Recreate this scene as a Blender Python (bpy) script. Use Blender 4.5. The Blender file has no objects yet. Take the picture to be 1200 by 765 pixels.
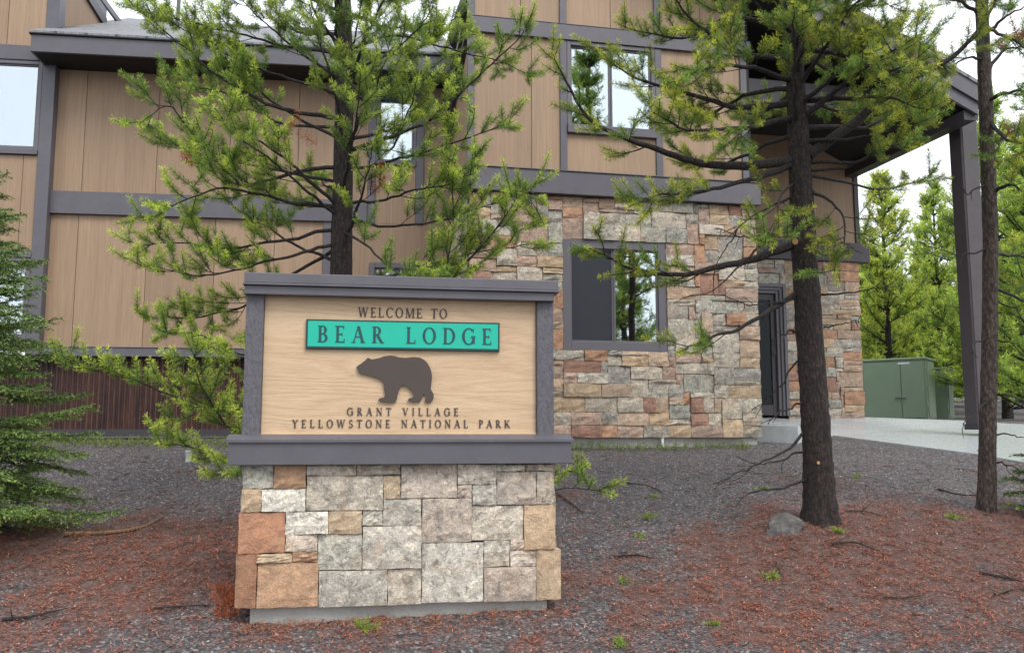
import bpy, bmesh, math, random
import numpy as np
from mathutils import Vector

random.seed(7)
rng = np.random.default_rng(11)
scene = bpy.context.scene
COL = scene.collection
R = math.radians

# ------------------------------------------------------------------ camera, world, sun, exposure
CAMZ = 1.6
FPX = 1050.0                       # focal length in pixels of the 1200 px wide photograph
HORIZON = 505.0
PITCH = math.atan((HORIZON - 382.5) / FPX)
cam_d = bpy.data.cameras.new('camera')
cam_d.sensor_fit = 'HORIZONTAL'
cam_d.sensor_width = 36.0
cam_d.lens = 36.0 * FPX / 1200.0
cam_d.clip_start = 0.05
cam_d.clip_end = 3000
cam = bpy.data.objects.new('camera', cam_d)
COL.objects.link(cam)
cam.location = (0, 0, CAMZ)
cam.rotation_euler = (R(90) + PITCH, 0, 0)
scene.camera = cam

SUN_EL, SUN_AZ = 52.0, 38.0       # degrees; azimuth of the sun measured from behind the camera
world = bpy.data.worlds.new('World')
scene.world = world
world.use_nodes = True
wn = world.node_tree
wn.nodes.clear()
w_out = wn.nodes.new('ShaderNodeOutputWorld')
w_bg = wn.nodes.new('ShaderNodeBackground')
w_sky = wn.nodes.new('ShaderNodeTexSky')
w_sky.sky_type = 'NISHITA'
w_sky.sun_disc = False
w_sky.sun_elevation = R(SUN_EL)
w_sky.sun_rotation = R(180 - SUN_AZ)
w_sky.air_density = 1.0
w_sky.dust_density = 3.0
w_hs = wn.nodes.new('ShaderNodeHueSaturation')
w_hs.inputs['Saturation'].default_value = 0.35
w_mix = wn.nodes.new('ShaderNodeMix')
w_mix.data_type = 'RGBA'
w_mix.inputs[0].default_value = 0.72            # cloud cover
w_mix.inputs[7].default_value = (10.4, 10.9, 11.6, 1)   # grey-white cloud deck
wn.links.new(w_sky.outputs[0], w_hs.inputs['Color'])
wn.links.new(w_hs.outputs[0], w_mix.inputs[6])
wn.links.new(w_mix.outputs[2], w_bg.inputs['Color'])
w_bg.inputs['Strength'].default_value = 0.115
wn.links.new(w_bg.outputs[0], w_out.inputs['Surface'])

sun_d = bpy.data.lights.new('sun', 'SUN')
sun_d.energy = 1.4
sun_d.angle = R(25)
sun_d.color = (1.0, 0.95, 0.88)
sun = bpy.data.objects.new('sun', sun_d)
COL.objects.link(sun)
sun.location = (-3, -5, 12)
sun.rotation_euler = (R(90 - SUN_EL), 0, R(SUN_AZ))

scene.view_settings.view_transform = 'Standard'
scene.view_settings.look = 'None'
scene.view_settings.gamma = 1.0
scene.view_settings.use_curve_mapping = False
scene.view_settings.exposure = 0.75
scene.render.engine = 'CYCLES'

# ------------------------------------------------------------------ helpers
CT, ST = math.cos(PITCH), math.sin(PITCH)

def ray(px, py):
    x = (px - 600.0) / FPX
    y = (382.5 - py) / FPX
    return Vector((x, CT - ST * y, ST + CT * y))

def P(px, py, Y):
    """world point at depth Y (metres in front of the camera) seen at photo pixel px, py"""
    d = ray(px, py)
    s = Y / d.y
    return Vector((d.x * s, Y, CAMZ + d.z * s))

class Plane:
    """vertical plane; u runs to the right, n towards the viewer, z up"""
    def __init__(self, o, yaw):
        self.o = Vector((o[0], o[1], 0))
        a = R(yaw)
        self.U = Vector((math.cos(a), math.sin(a), 0))
        self.N = Vector((math.sin(a), -math.cos(a), 0))
    def px(self, px, py, n=0.0):
        d = ray(px, py)
        o = self.o + self.N * n
        t = o.dot(self.N) / d.dot(self.N)
        p = d * t
        return (p - o).dot(self.U), CAMZ + p.z
    def pt(self, u, n, z):
        v = self.o + self.U * u + self.N * n
        return Vector((v.x, v.y, z))

WL = {}       # world location of every object

def put(o, name, parent, loc):
    COL.objects.link(o)
    if parent is not None:
        o.parent = parent
        o.location = Vector(loc) - WL[parent]
    else:
        o.location = loc
    WL[o] = Vector(loc)
    return o

def empty(name, loc, label=None, cat=None, group=None):
    o = bpy.data.objects.new(name, None)
    o.empty_display_size = 0.2
    put(o, name, None, Vector(loc))
    tag(o, label, cat, group)
    return o

def tag(o, label=None, cat=None, group=None, kind=None):
    if label: o['label'] = label
    if cat: o['category'] = cat
    if group: o['group'] = group
    if kind: o['kind'] = kind
    return o

def mesh_obj(name, verts, faces, mat, parent=None, smooth=False, color=None, origin=None):
    vs = [Vector(v) for v in verts]
    if origin is None:
        lo = [min(v[i] for v in vs) for i in range(3)]
        hi = [max(v[i] for v in vs) for i in range(3)]
        origin = Vector(((lo[0]+hi[0])/2, (lo[1]+hi[1])/2, lo[2] if parent is None else (lo[2]+hi[2])/2))
    origin = Vector(origin)
    me = bpy.data.meshes.new(name)
    me.from_pydata([v - origin for v in vs], [], faces)
    me.materials.append(mat)
    if smooth:
        me.polygons.foreach_set('use_smooth', [True] * len(me.polygons))
    me.update()
    o = bpy.data.objects.new(name, me)
    if color is not None:
        o.color = (*color, 1)
    return put(o, name, parent, origin)

def np_obj(name, V, F, mat, parent=None, col=None, smooth=False, origin=None):
    """V (n,3) float, F (m,k) int with constant k; col (n,3) point colours"""
    V = np.asarray(V, dtype=np.float64)
    F = np.asarray(F, dtype=np.int32)
    if origin is None:
        origin = WL[parent] if parent is not None else Vector((0, 0, 0))
    origin = Vector(origin)
    V = V - np.array(origin)
    me = bpy.data.meshes.new(name)
    m, k = F.shape
    me.vertices.add(len(V))
    me.vertices.foreach_set('co', V.astype(np.float32).ravel())
    me.loops.add(m * k)
    me.loops.foreach_set('vertex_index', F.ravel())
    me.polygons.add(m)
    me.polygons.foreach_set('loop_start', np.arange(0, m * k, k, dtype=np.int32))
    me.polygons.foreach_set('loop_total', np.full(m, k, dtype=np.int32))
    if smooth:
        me.polygons.foreach_set('use_smooth', np.ones(m, dtype=bool))
    if col is not None:
        a = me.attributes.new('tint', 'FLOAT_COLOR', 'POINT')
        c = np.ones((len(V), 4), dtype=np.float32)
        c[:, :3] = col
        a.data.foreach_set('color', c.ravel())
    me.materials.append(mat)
    me.update(calc_edges=True)
    me.validate()
    o = bpy.data.objects.new(name, me)
    return put(o, name, parent, origin)

class MB:
    """collects boxes and prisms in world space and builds ONE mesh object"""
    def __init__(self): self.v, self.f = [], []
    def add(self, vs, fs):
        b = len(self.v)
        self.v += [Vector(x) for x in vs]
        self.f += [[i + b for i in f] for f in fs]
        return self
    def box8(self, c):
        return self.add(c, [(0,3,2,1),(4,5,6,7),(0,1,5,4),(1,2,6,5),(2,3,7,6),(3,0,4,7)])
    def pbox(self, pl, u0, u1, n0, n1, z0, z1, bev=0.0):
        # n0 back, n1 front; optional front-edge chamfer
        if bev <= 0:
            c = [pl.pt(u0,n1,z0), pl.pt(u1,n1,z0), pl.pt(u1,n0,z0), pl.pt(u0,n0,z0),
                 pl.pt(u0,n1,z1), pl.pt(u1,n1,z1), pl.pt(u1,n0,z1), pl.pt(u0,n0,z1)]
            return self.box8(c)
        b = bev
        r0 = [(u0,z0),(u1,z0),(u1,z1),(u0,z1)]
        r1 = [(u0+b,z0+b),(u1-b,z0+b),(u1-b,z1-b),(u0+b,z1-b)]
        vs = [pl.pt(u,n0,z) for u,z in r0] + [pl.pt(u,n1-b,z) for u,z in r0] + [pl.pt(u,n1,z) for u,z in r1]
        fs = [(3,2,1,0)]
        for k in (0, 4):
            for i in range(4):
                j = (i+1) % 4
                fs.append((k+i, k+j, k+4+j, k+4+i))
        fs.append((8,9,10,11))
        return self.add(vs, fs)
    def prism(self, pts0, pts1):
        n = len(pts0)
        fs = [tuple(range(n))[::-1], tuple(range(n, 2*n))]
        for i in range(n):
            j = (i+1) % n
            fs.append((i, j, n+j, n+i))
        return self.add(list(pts0) + list(pts1), fs)
    def build(self, name, mat, parent=None, smooth=False, color=None, origin=None):
        return mesh_obj(name, self.v, self.f, mat, parent, smooth, color, origin)

def pbox(name, pl, u0, u1, n0, n1, z0, z1, mat, parent, bev=0.004, color=None):
    return MB().pbox(pl, u0, u1, n0, n1, z0, z1, bev).build(name, mat, parent, color=color)

def tube(points, radii, sides=8, cap=True, jit=0.0):
    pts = np.array([tuple(p) for p in points], dtype=float)
    n = len(pts)
    tan = np.gradient(pts, axis=0)
    tan /= np.linalg.norm(tan, axis=1)[:, None] + 1e-9
    ref = np.array([0.0, 0, 1]) if abs(tan[0][2]) < 0.9 else np.array([1.0, 0, 0])
    a = np.cross(tan, ref); a /= np.linalg.norm(a, axis=1)[:, None] + 1e-9
    b = np.cross(tan, a)
    th = np.linspace(0, 2*np.pi, sides, endpoint=False)
    r = np.asarray(radii)[:, None, None]
    ring = (np.cos(th)[None, :, None] * a[:, None, :] + np.sin(th)[None, :, None] * b[:, None, :])
    if jit:
        r = r * (1 + jit * rng.standard_normal((n, sides))[:, :, None])
    V = (pts[:, None, :] + ring * r).reshape(-1, 3)
    i = np.arange(n-1)[:, None] * sides
    k = np.arange(sides)[None, :]
    k2 = (k + 1) % sides
    F = np.stack([i+k, i+k2, i+sides+k2, i+sides+k], axis=-1).reshape(-1, 4)
    return V, F

# ------------------------------------------------------------------ materials
def mat(name):
    m = bpy.data.materials.new(name)
    m.use_nodes = True
    nt = m.node_tree
    return m, nt, nt.nodes['Principled BSDF']

def N(nt, t, **kw):
    n = nt.nodes.new(t)
    for k, v in kw.items():
        if k in n.inputs.keys(): n.inputs[k].default_value = v
        else: setattr(n, k, v)
    return n

def ramp(nt, src, stops):
    r = nt.nodes.new('ShaderNodeValToRGB')
    e = r.color_ramp.elements
    while len(e) < len(stops): e.new(0.5)
    for i, (p, c) in enumerate(stops):
        e[i].position = p
        e[i].color = (*c, 1) if len(c) == 3 else c
    nt.links.new(src, r.inputs[0])
    return r.outputs[0]

def mixc(nt, fac, a, b, blend='MIX'):
    m = nt.nodes.new('ShaderNodeMix')
    m.data_type = 'RGBA'
    m.blend_type = blend
    for s, i in ((fac, 0), (a, 6), (b, 7)):
        if isinstance(s, (int, float)): m.inputs[i].default_value = s
        elif isinstance(s, tuple): m.inputs[i].default_value = (*s, 1)
        else: nt.links.new(s, m.inputs[i])
    return m.outputs[2]

def noise(nt, vec, scale, detail=4, rough=0.6, dist=0.0):
    n = nt.nodes.new('ShaderNodeTexNoise')
    n.inputs['Scale'].default_value = scale
    n.inputs['Detail'].default_value = detail
    n.inputs['Roughness'].default_value = rough
    n.inputs['Distortion'].default_value = dist
    if vec is not None: nt.links.new(vec, n.inputs['Vector'])
    return n.outputs['Fac']

def position(nt, scale=(1, 1, 1), rot=(0, 0, 0)):
    g = nt.nodes.new('ShaderNodeNewGeometry')
    m = nt.nodes.new('ShaderNodeMapping')
    m.inputs['Scale'].default_value = scale
    m.inputs['Rotation'].default_value = rot
    nt.links.new(g.outputs['Position'], m.inputs['Vector'])
    return m.outputs[0]

def bump(nt, bsdf, h, strength=0.4, dist=0.01):
    b = nt.nodes.new('ShaderNodeBump')
    b.inputs['Strength'].default_value = strength
    b.inputs['Distance'].default_value = dist
    nt.links.new(h, b.inputs['Height'])
    nt.links.new(b.outputs[0], bsdf.inputs['Normal'])

def m_painted(name, c, rough=0.45, var=0.12, spec=0.4, sc=6.0):
    m, nt, b = mat(name)
    p = position(nt)
    f = noise(nt, p, sc, 6, 0.65)
    col = ramp(nt, f, [(0.25, tuple(x*(1-var) for x in c)), (0.75, tuple(min(1, x*(1+var)) for x in c))])
    nt.links.new(col, b.inputs['Base Color'])
    b.inputs['Roughness'].default_value = rough
    b.inputs['Specular IOR Level'].default_value = spec
    f2 = noise(nt, p, 90, 3, 0.5)
    bump(nt, b, f2, 0.12, 0.003)
    return m

M = {}
M['trim'] = m_painted('grey_metal_trim', (0.094, 0.089, 0.104), 0.42, 0.12)
M['trim_dark'] = m_painted('dark_bronze_metal', (0.040, 0.034, 0.040), 0.4, 0.10)
M['trim_col'] = m_painted('bronze_column_cladding', (0.060, 0.050, 0.056), 0.4, 0.12)
M['frame'] = m_painted('window_frame_grey', (0.105, 0.10, 0.115), 0.4, 0.06)
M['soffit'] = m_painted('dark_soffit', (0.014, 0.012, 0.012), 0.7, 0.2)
M['bear'] = m_painted('brown_cut_metal', (0.060, 0.044, 0.037), 0.5, 0.05)
M['ink'] = m_painted('dark_lettering', (0.052, 0.038, 0.032), 0.5, 0.05)
M['plate_rim'] = m_painted('dark_green_rim', (0.012, 0.05, 0.05), 0.45, 0.05)
M['plate'] = m_painted('turquoise_paint', (0.005, 0.40, 0.285), 0.4, 0.03)
M['plate_ink'] = m_painted('dark_green_lettering', (0.010, 0.055, 0.062), 0.45, 0.05)
M['cab_dark'] = m_painted('green_enamel', (0.18, 0.245, 0.165), 0.45, 0.10, sc=2.5)
M['curtain'] = m_painted('white_curtain', (0.72, 0.74, 0.72), 0.9, 0.05)
M['screen'] = m_painted('dark_screen_mesh', (0.016, 0.019, 0.028), 0.7, 0.05)
M['backing_box'] = m_painted('dark_backing', (0.05, 0.05, 0.055), 0.9, 0.1)  # dark colour stands in for lack of light behind the windows
M['white_pvc'] = m_painted('white_plastic', (0.6, 0.62, 0.62), 0.5, 0.05)
M['cut_wood'] = m_painted('pale_cut_wood', (0.55, 0.30, 0.13), 0.7, 0.15, sc=30)

def m_post():
    m, nt, b = mat('textured_grey_post')
    p = position(nt, (1, 1, 0.35))
    f = noise(nt, p, 55, 6, 0.7)
    nt.links.new(ramp(nt, f, [(0.3, (0.088, 0.083, 0.096)), (0.8, (0.140, 0.133, 0.152))]), b.inputs['Base Color'])
    b.inputs['Roughness'].default_value = 0.5
    bump(nt, b, f, 0.9, 0.02)
    return m
M['post'] = m_post()

def m_siding(name, c, vert=True):
    m, nt, b = mat(name)
    if vert: p = position(nt, (26, 26, 0.9))
    else: p = position(nt, (1.5, 1.5, 26))
    g = noise(nt, p, 1.6, 6, 0.7, 0.6)
    p2 = position(nt)
    big = noise(nt, p2, 0.9, 3, 0.5)
    k = nt.nodes.new('ShaderNodeTexNoise')
    c1 = tuple(x*0.80 for x in c); c2 = tuple(min(1, x*1.14) for x in c)
    col = ramp(nt, g, [(0.25, c1), (0.7, c2)])
    col2 = mixc(nt, 0.5, col, ramp(nt, big, [(0.3, (0.86, 0.86, 0.86)), (0.7, (1.08, 1.06, 1.04))]), 'MULTIPLY')
    # weather streaks running down the boards
    st = noise(nt, position(nt, (9, 9, 0.25)), 1.0, 4, 0.6)
    col3 = mixc(nt, 0.45, col2, ramp(nt, st, [(0.35, (0.82, 0.81, 0.80)), (0.6, (1.04, 1.04, 1.04))]), 'MULTIPLY')
    oi = nt.nodes.new('ShaderNodeObjectInfo')
    col3 = mixc(nt, 1.0, col3, ramp(nt, oi.outputs['Random'], [(0.0, (0.91, 0.905, 0.90)), (1.0, (1.07, 1.07, 1.07))]), 'MULTIPLY')
    nt.links.new(col3, b.inputs['Base Color'])
    b.inputs['Roughness'].default_value = 0.62
    bump(nt, b, g, 0.35, 0.004)
    return m
M['siding'] = m_siding('tan_siding', (0.285, 0.192, 0.122))

def m_signpanel():
    m, nt, b = mat('embossed_tan_board')
    # long cathedral grain: contour lines of a stretched noise, with fine streaks over it
    cn = noise(nt, position(nt, (0.55, 0.55, 5.5)), 1.0, 2, 0.45, 0.4)
    ml = nt.nodes.new('ShaderNodeMath'); ml.operation = 'MULTIPLY'; ml.inputs[1].default_value = 26.0
    nt.links.new(cn, ml.inputs[0])
    pp = nt.nodes.new('ShaderNodeMath'); pp.operation = 'PINGPONG'; pp.inputs[1].default_value = 1.0
    nt.links.new(ml.outputs[0], pp.inputs[0])
    f = noise(nt, position(nt, (14, 14, 170)), 1.0, 5, 0.65, 0.5)
    mx = nt.nodes.new('ShaderNodeMath'); mx.operation = 'MULTIPLY_ADD'
    nt.links.new(pp.outputs[0], mx.inputs[0]); mx.inputs[1].default_value = 0.30
    nt.links.new(f, mx.inputs[2])
    col = ramp(nt, mx.outputs[0], [(0.28, (0.40, 0.272, 0.160)), (0.55, (0.495, 0.348, 0.215)), (0.9, (0.56, 0.405, 0.262))])
    st = noise(nt, position(nt), 3.0, 4, 0.6)
    col = mixc(nt, 0.6, col, ramp(nt, st, [(0.3, (0.88, 0.87, 0.86)), (0.7, (1.05, 1.05, 1.05))]), 'MULTIPLY')
    nt.links.new(col, b.inputs['Base Color'])
    b.inputs['Roughness'].default_value = 0.6
    bump(nt, b, mx.outputs[0], 0.45, 0.005)
    return m
M['board'] = m_signpanel()

def m_stone():
    m, nt, b = mat('split_face_stone')
    oi = nt.nodes.new('ShaderNodeObjectInfo')
    p = position(nt)
    big = noise(nt, p, 9, 7, 0.68, 0.7)
    mid = noise(nt, position(nt, (1, 1, 1), (0.7, 0.2, 0.5)), 28, 7, 0.75, 0.4)
    fine = noise(nt, p, 130, 5, 0.75)
    base = mixc(nt, 0.95, oi.outputs['Color'], ramp(nt, big, [(0.25, (0.42, 0.41, 0.41)), (0.5, (1.0, 0.99, 0.98)), (0.78, (1.45, 1.38, 1.30))]), 'MULTIPLY')
    base = mixc(nt, 0.9, base, ramp(nt, fine, [(0.28, (0.55, 0.55, 0.55)), (0.68, (1.3, 1.3, 1.3))]), 'MULTIPLY')
    # rusty and buff blushes
    rn = noise(nt, position(nt), 5.0, 4, 0.6, 0.8)
    base = mixc(nt, ramp(nt, rn, [(0.52, (0, 0, 0)), (0.75, (0.5, 0.5, 0.5))]), base, (0.40, 0.25, 0.15))
    # crusts of pale grey-green and blackish lichen; thicker where the stone itself is grey
    sepc = nt.nodes.new('ShaderNodeSeparateColor'); sepc.mode = 'HSV'
    nt.links.new(oi.outputs['Color'], sepc.inputs[0])
    grey = ramp(nt, sepc.outputs[1], [(0.18, (1, 1, 1)), (0.62, (0.12, 0.12, 0.12))])
    l1 = mixc(nt, 1.0, ramp(nt, mid, [(0.50, (0, 0, 0)), (0.57, (0.85, 0.85, 0.85))]), grey, 'MULTIPLY')
    base = mixc(nt, l1, base, mixc(nt, 1.0, base, (1.45, 1.47, 1.42), 'MULTIPLY'))
    l2 = noise(nt, position(nt, (1, 1, 1), (0.4, 0.9, 0.2)), 20, 8, 0.8, 0.8)
    l2 = mixc(nt, 1.0, ramp(nt, l2, [(0.525, (0, 0, 0)), (0.60, (0.8, 0.8, 0.8))]), grey, 'MULTIPLY')
    base = mixc(nt, l2, base, mixc(nt, 1.0, base, (0.36, 0.37, 0.36), 'MULTIPLY'))
    nt.links.new(base, b.inputs['Base Color'])
    b.inputs['Roughness'].default_value = 0.85
    hm = nt.nodes.new('ShaderNodeMath'); hm.operation = 'ADD'
    nt.links.new(big, hm.inputs[0]); nt.links.new(mid, hm.inputs[1])
    bump(nt, b, hm.outputs[0], 0.75, 0.02)
    return m
M['stone'] = m_stone()
M['mortar'] = m_painted('dark_mortar', (0.06, 0.052, 0.045), 0.95, 0.2)

def m_concrete(name, c, rough=0.7, spec=0.5, grain=0.5):
    m, nt, b = mat(name)
    p = position(nt)
    a = noise(nt, p, 2.2, 6, 0.65)
    f = noise(nt, p, 70, 4, 0.7)
    col = ramp(nt, a, [(0.3, tuple(x*0.72 for x in c)), (0.7, tuple(x*1.12 for x in c))])
    col = mixc(nt, grain, col, ramp(nt, f, [(0.3, (0.7, 0.7, 0.7)), (0.7, (1.1, 1.1, 1.1))]), 'MULTIPLY')
    nt.links.new(col, b.inputs['Base Color'])
    nt.links.new(ramp(nt, a, [(0.35, (rough,)*3), (0.65, (rough*0.6,)*3)]), b.inputs['Roughness'])
    b.inputs['Specular IOR Level'].default_value = spec
    bump(nt, b, f, 0.25, 0.004)
    return m
M['concrete'] = m_concrete('grey_concrete', (0.36, 0.36, 0.34))
M['walk'] = m_concrete('wet_concrete_walk', (0.44, 0.465, 0.48), 0.34, 0.7, 0.15)

def m_glass(name, refl=0.34, tint=(0.80, 0.88, 0.90), sheen=(0.92, 0.97, 1.0)):
    m, nt, b = mat(name)
    nt.nodes.remove(b)
    out = nt.nodes['Material Output']
    g = N(nt, 'ShaderNodeBsdfGlossy', Roughness=0.015)
    g.inputs['Color'].default_value = (*sheen, 1)
    t = nt.nodes.new('ShaderNodeBsdfTransparent')
    t.inputs['Color'].default_value = (*tint, 1)
    fr = N(nt, 'ShaderNodeFresnel', IOR=1.5)
    ad = nt.nodes.new('ShaderNodeMath'); ad.operation = 'ADD'; ad.use_clamp = True
    nt.links.new(fr.outputs[0], ad.inputs[0]); ad.inputs[1].default_value = refl
    mx = nt.nodes.new('ShaderNodeMixShader')
    nt.links.new(ad.outputs[0], mx.inputs[0])
    nt.links.new(t.outputs[0], mx.inputs[1]); nt.links.new(g.outputs[0], mx.inputs[2])
    nt.links.new(mx.outputs[0], out.inputs['Surface'])
    # faint waviness of the panes
    bp = N(nt, 'ShaderNodeBump', Strength=0.05, Distance=0.02)
    nt.links.new(noise(nt, position(nt), 2.5, 1, 0.4), bp.inputs['Height'])
    nt.links.new(bp.outputs[0], g.inputs['Normal'])
    return m
M['glass'] = m_glass('window_glass')
M['glass_door'] = m_glass('door_glass', 0.0, (0.4, 0.44, 0.46), (0.30, 0.32, 0.34))

def m_shingle():
    m, nt, b = mat('grey_shingles')
    br = nt.nodes.new('ShaderNodeTexBrick')
    br.inputs['Scale'].default_value = 5.0
    br.inputs['Color1'].default_value = (0.16, 0.165, 0.175, 1)
    br.inputs['Color2'].default_value = (0.23, 0.235, 0.25, 1)
    br.inputs['Mortar'].default_value = (0.07, 0.07, 0.075, 1)
    br.inputs['Mortar Size'].default_value = 0.015
    nt.links.new(position(nt), br.inputs['Vector'])
    f = noise(nt, position(nt), 45, 4, 0.7)
    nt.links.new(mixc(nt, 0.8, br.outputs['Color'], ramp(nt, f, [(0.3, (0.6, 0.6, 0.6)), (0.7, (1.2, 1.2, 1.2))]), 'MULTIPLY'), b.inputs['Base Color'])
    b.inputs['Roughness'].default_value = 0.8
    bump(nt, b, f, 0.5, 0.01)
    return m
M['shingle'] = m_shingle()

def m_rust():
    m, nt, b = mat('rusted_corrugated_steel')
    st = noise(nt, position(nt, (8, 8, 0.9)), 1.0, 6, 0.7, 0.3)
    bl = noise(nt, position(nt), 5, 6, 0.7)
    col = ramp(nt, st, [(0.30, (0.024, 0.017, 0.018)), (0.48, (0.055, 0.027, 0.023)), (0.62, (0.105, 0.048, 0.032)), (0.8, (0.19, 0.10, 0.065))])
    col = mixc(nt, 0.7, col, ramp(nt, bl, [(0.3, (0.5, 0.5, 0.52)), (0.7, (1.25, 1.15, 1.1))]), 'MULTIPLY')
    nt.links.new(col, b.inputs['Base Color'])
    b.inputs['Roughness'].default_value = 0.6
    bump(nt, b, bl, 0.3, 0.004)
    return m
M['rust'] = m_rust()

def m_bark(name, c0, c1, c2, sc=1.0):
    m, nt, b = mat(name)
    p = position(nt, (16*sc, 16*sc, 6*sc))
    v = nt.nodes.new('ShaderNodeTexVoronoi')
    v.feature = 'F1'
    v.inputs['Scale'].default_value = 3.2
    v.inputs['Randomness'].default_value = 1.0
    ds = noise(nt, p, 2.0, 5, 0.7)
    ad = nt.nodes.new('ShaderNodeMixRGB'); ad.blend_type = 'ADD'; ad.inputs[0].default_value = 0.55
    nt.links.new(p, ad.inputs[1]); nt.links.new(ds, ad.inputs[2])
    nt.links.new(ad.outputs[0], v.inputs['Vector'])
    f = noise(nt, position(nt), 90*sc, 5, 0.7)
    col = ramp(nt, v.outputs['Distance'], [(0.05, c1), (0.45, c0), (0.8, tuple(x*0.45 for x in c0))])
    spots = noise(nt, position(nt, (1, 1, 0.6)), 38*sc, 4, 0.7)
    col = mixc(nt, ramp(nt, spots, [(0.60, (0, 0, 0)), (0.72, (0.75, 0.75, 0.75))]), col, c2)
    col = mixc(nt, 0.6, col, ramp(nt, f, [(0.3, (0.55, 0.55, 0.55)), (0.7, (1.35, 1.35, 1.35))]), 'MULTIPLY')
    nt.links.new(col, b.inputs['Base Color'])
    b.inputs['Roughness'].default_value = 0.85
    iv = nt.nodes.new('ShaderNodeMath'); iv.operation = 'SUBTRACT'
    nt.links.new(f, iv.inputs[0]); nt.links.new(v.outputs['Distance'], iv.inputs[1])
    bump(nt, b, iv.outputs[0], 0.9, 0.02)
    return m
M['bark'] = m_bark('dark_pine_bark', (0.026, 0.018, 0.016), (0.060, 0.042, 0.034), (0.14, 0.065, 0.040))
M['bark_light'] = m_bark('brown_pine_bark', (0.062, 0.045, 0.036), (0.135, 0.10, 0.080), (0.22, 0.12, 0.07))
M['branch'] = m_bark('dark_branch_bark', (0.040, 0.032, 0.030), (0.075, 0.060, 0.055), (0.11, 0.065, 0.045), 2.0)
M['peeled'] = m_bark('peeled_pale_wood', (0.34, 0.20, 0.11), (0.46, 0.30, 0.18), (0.16, 0.11, 0.08), 2.0)
M['stick'] = m_bark('weathered_stick', (0.15, 0.105, 0.075), (0.28, 0.20, 0.15), (0.48, 0.25, 0.12), 2.0)

def m_leaf(name, trans=0.30, rough=0.5):
    m, nt, b = mat(name)
    at = nt.nodes.new('ShaderNodeAttribute')
    at.attribute_name = 'tint'
    nt.links.new(at.outputs['Color'], b.inputs['Base Color'])
    b.inputs['Roughness'].default_value = rough
    b.inputs['Specular IOR Level'].default_value = 0.35
    tr = nt.nodes.new('ShaderNodeBsdfTranslucent')
    nt.links.new(at.outputs['Color'], tr.inputs['Color'])
    mx = nt.nodes.new('ShaderNodeMixShader')
    mx.inputs[0].default_value = trans
    nt.links.new(b.outputs[0], mx.inputs[1]); nt.links.new(tr.outputs[0], mx.inputs[2])
    nt.links.new(mx.outputs[0], nt.nodes['Material Output'].inputs['Surface'])
    return m
M['needle'] = m_leaf('pine_needles')
M['litter'] = m_leaf('fallen_needles', 0.0, 0.8)
M['pebble'] = m_leaf('loose_gravel', 0.0, 0.75)

def m_ground():
    m, nt, b = mat('gravel_and_needle_ground')
    at = nt.nodes.new('ShaderNodeAttribute'); at.attribute_name = 'tint'
    sp = nt.nodes.new('ShaderNodeSeparateColor')
    nt.links.new(at.outputs['Color'], sp.inputs[0])
    p = position(nt)
    v = nt.nodes.new('ShaderNodeTexVoronoi'); v.inputs['Scale'].default_value = 75
    nt.links.new(p, v.inputs['Vector'])
    fine = noise(nt, p, 160, 3, 0.7)
    big = noise(nt, p, 1.3, 5, 0.6)
    sep = nt.nodes.new('ShaderNodeSeparateColor')
    nt.links.new(v.outputs['Color'], sep.inputs[0])
    grav = ramp(nt, sep.outputs[0], [(0.0, (0.045, 0.040, 0.042)), (0.55, (0.101, 0.090, 0.093)), (0.90, (0.172, 0.156, 0.158)), (1.0, (0.36, 0.35, 0.34))])
    grav = mixc(nt, 0.6, grav, ramp(nt, fine, [(0.3, (0.55, 0.55, 0.55)), (0.7, (1.25, 1.25, 1.25))]), 'MULTIPLY')
    grav = mixc(nt, 0.6, grav, ramp(nt, big, [(0.3, (0.75, 0.75, 0.75)), (0.7, (1.15, 1.12, 1.12))]), 'MULTIPLY')
    ln = noise(nt, position(nt, (1, 1, 1)), 70, 7, 0.85, 1.5)
    lit = ramp(nt, ln, [(0.30, (0.035, 0.024, 0.021)), (0.48, (0.12, 0.058, 0.042)), (0.62, (0.30, 0.12, 0.075)), (0.75, (0.36, 0.19, 0.12))])
    br = noise(nt, p, 38, 6, 0.85, 0.8)
    s1 = nt.nodes.new('ShaderNodeMath'); s1.operation = 'ADD'
    nt.links.new(br, s1.inputs[0]); nt.links.new(sp.outputs[0], s1.inputs[1])
    fac = ramp(nt, s1.outputs[0], [(0.78, (0, 0, 0)), (1.30, (0.62, 0.62, 0.62))])
    nt.links.new(mixc(nt, fac, grav, lit), b.inputs['Base Color'])
    b.inputs['Roughness'].default_value = 0.8
    b.inputs['Specular IOR Level'].default_value = 0.3
    hh = nt.nodes.new('ShaderNodeMath'); hh.operation = 'SUBTRACT'
    nt.links.new(fine, hh.inputs[0]); nt.links.new(v.outputs['Distance'], hh.inputs[1])
    bump(nt, b, hh.outputs[0], 0.8, 0.012)
    return m
M['ground'] = m_ground()

def m_rock():
    m, nt, b = mat('grey_boulder')
    p = position(nt)
    a = noise(nt, p, 14, 7, 0.75, 0.5)
    nt.links.new(ramp(nt, a, [(0.3, (0.035, 0.032, 0.031)), (0.55, (0.115, 0.108, 0.104)), (0.75, (0.22, 0.21, 0.20))]), b.inputs['Base Color'])
    b.inputs['Roughness'].default_value = 0.85
    bump(nt, b, a, 0.7, 0.02)
    return m
M['rock'] = m_rock()

# ------------------------------------------------------------------ planes of the place
_f = P(720, 430, 11.0)
FP = Plane((_f.x, _f.y), 12.0)            # stone-faced front block
_w = P(150, 330, 12.0)
WP = Plane((_w.x, _w.y), 7.5)             # recessed wing
_s = P(465, 440, 5.05)
SP = Plane((_s.x, _s.y), 9.5)             # welcome sign
RECESS = 2.35                              # entrance wall behind the front block

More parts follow.
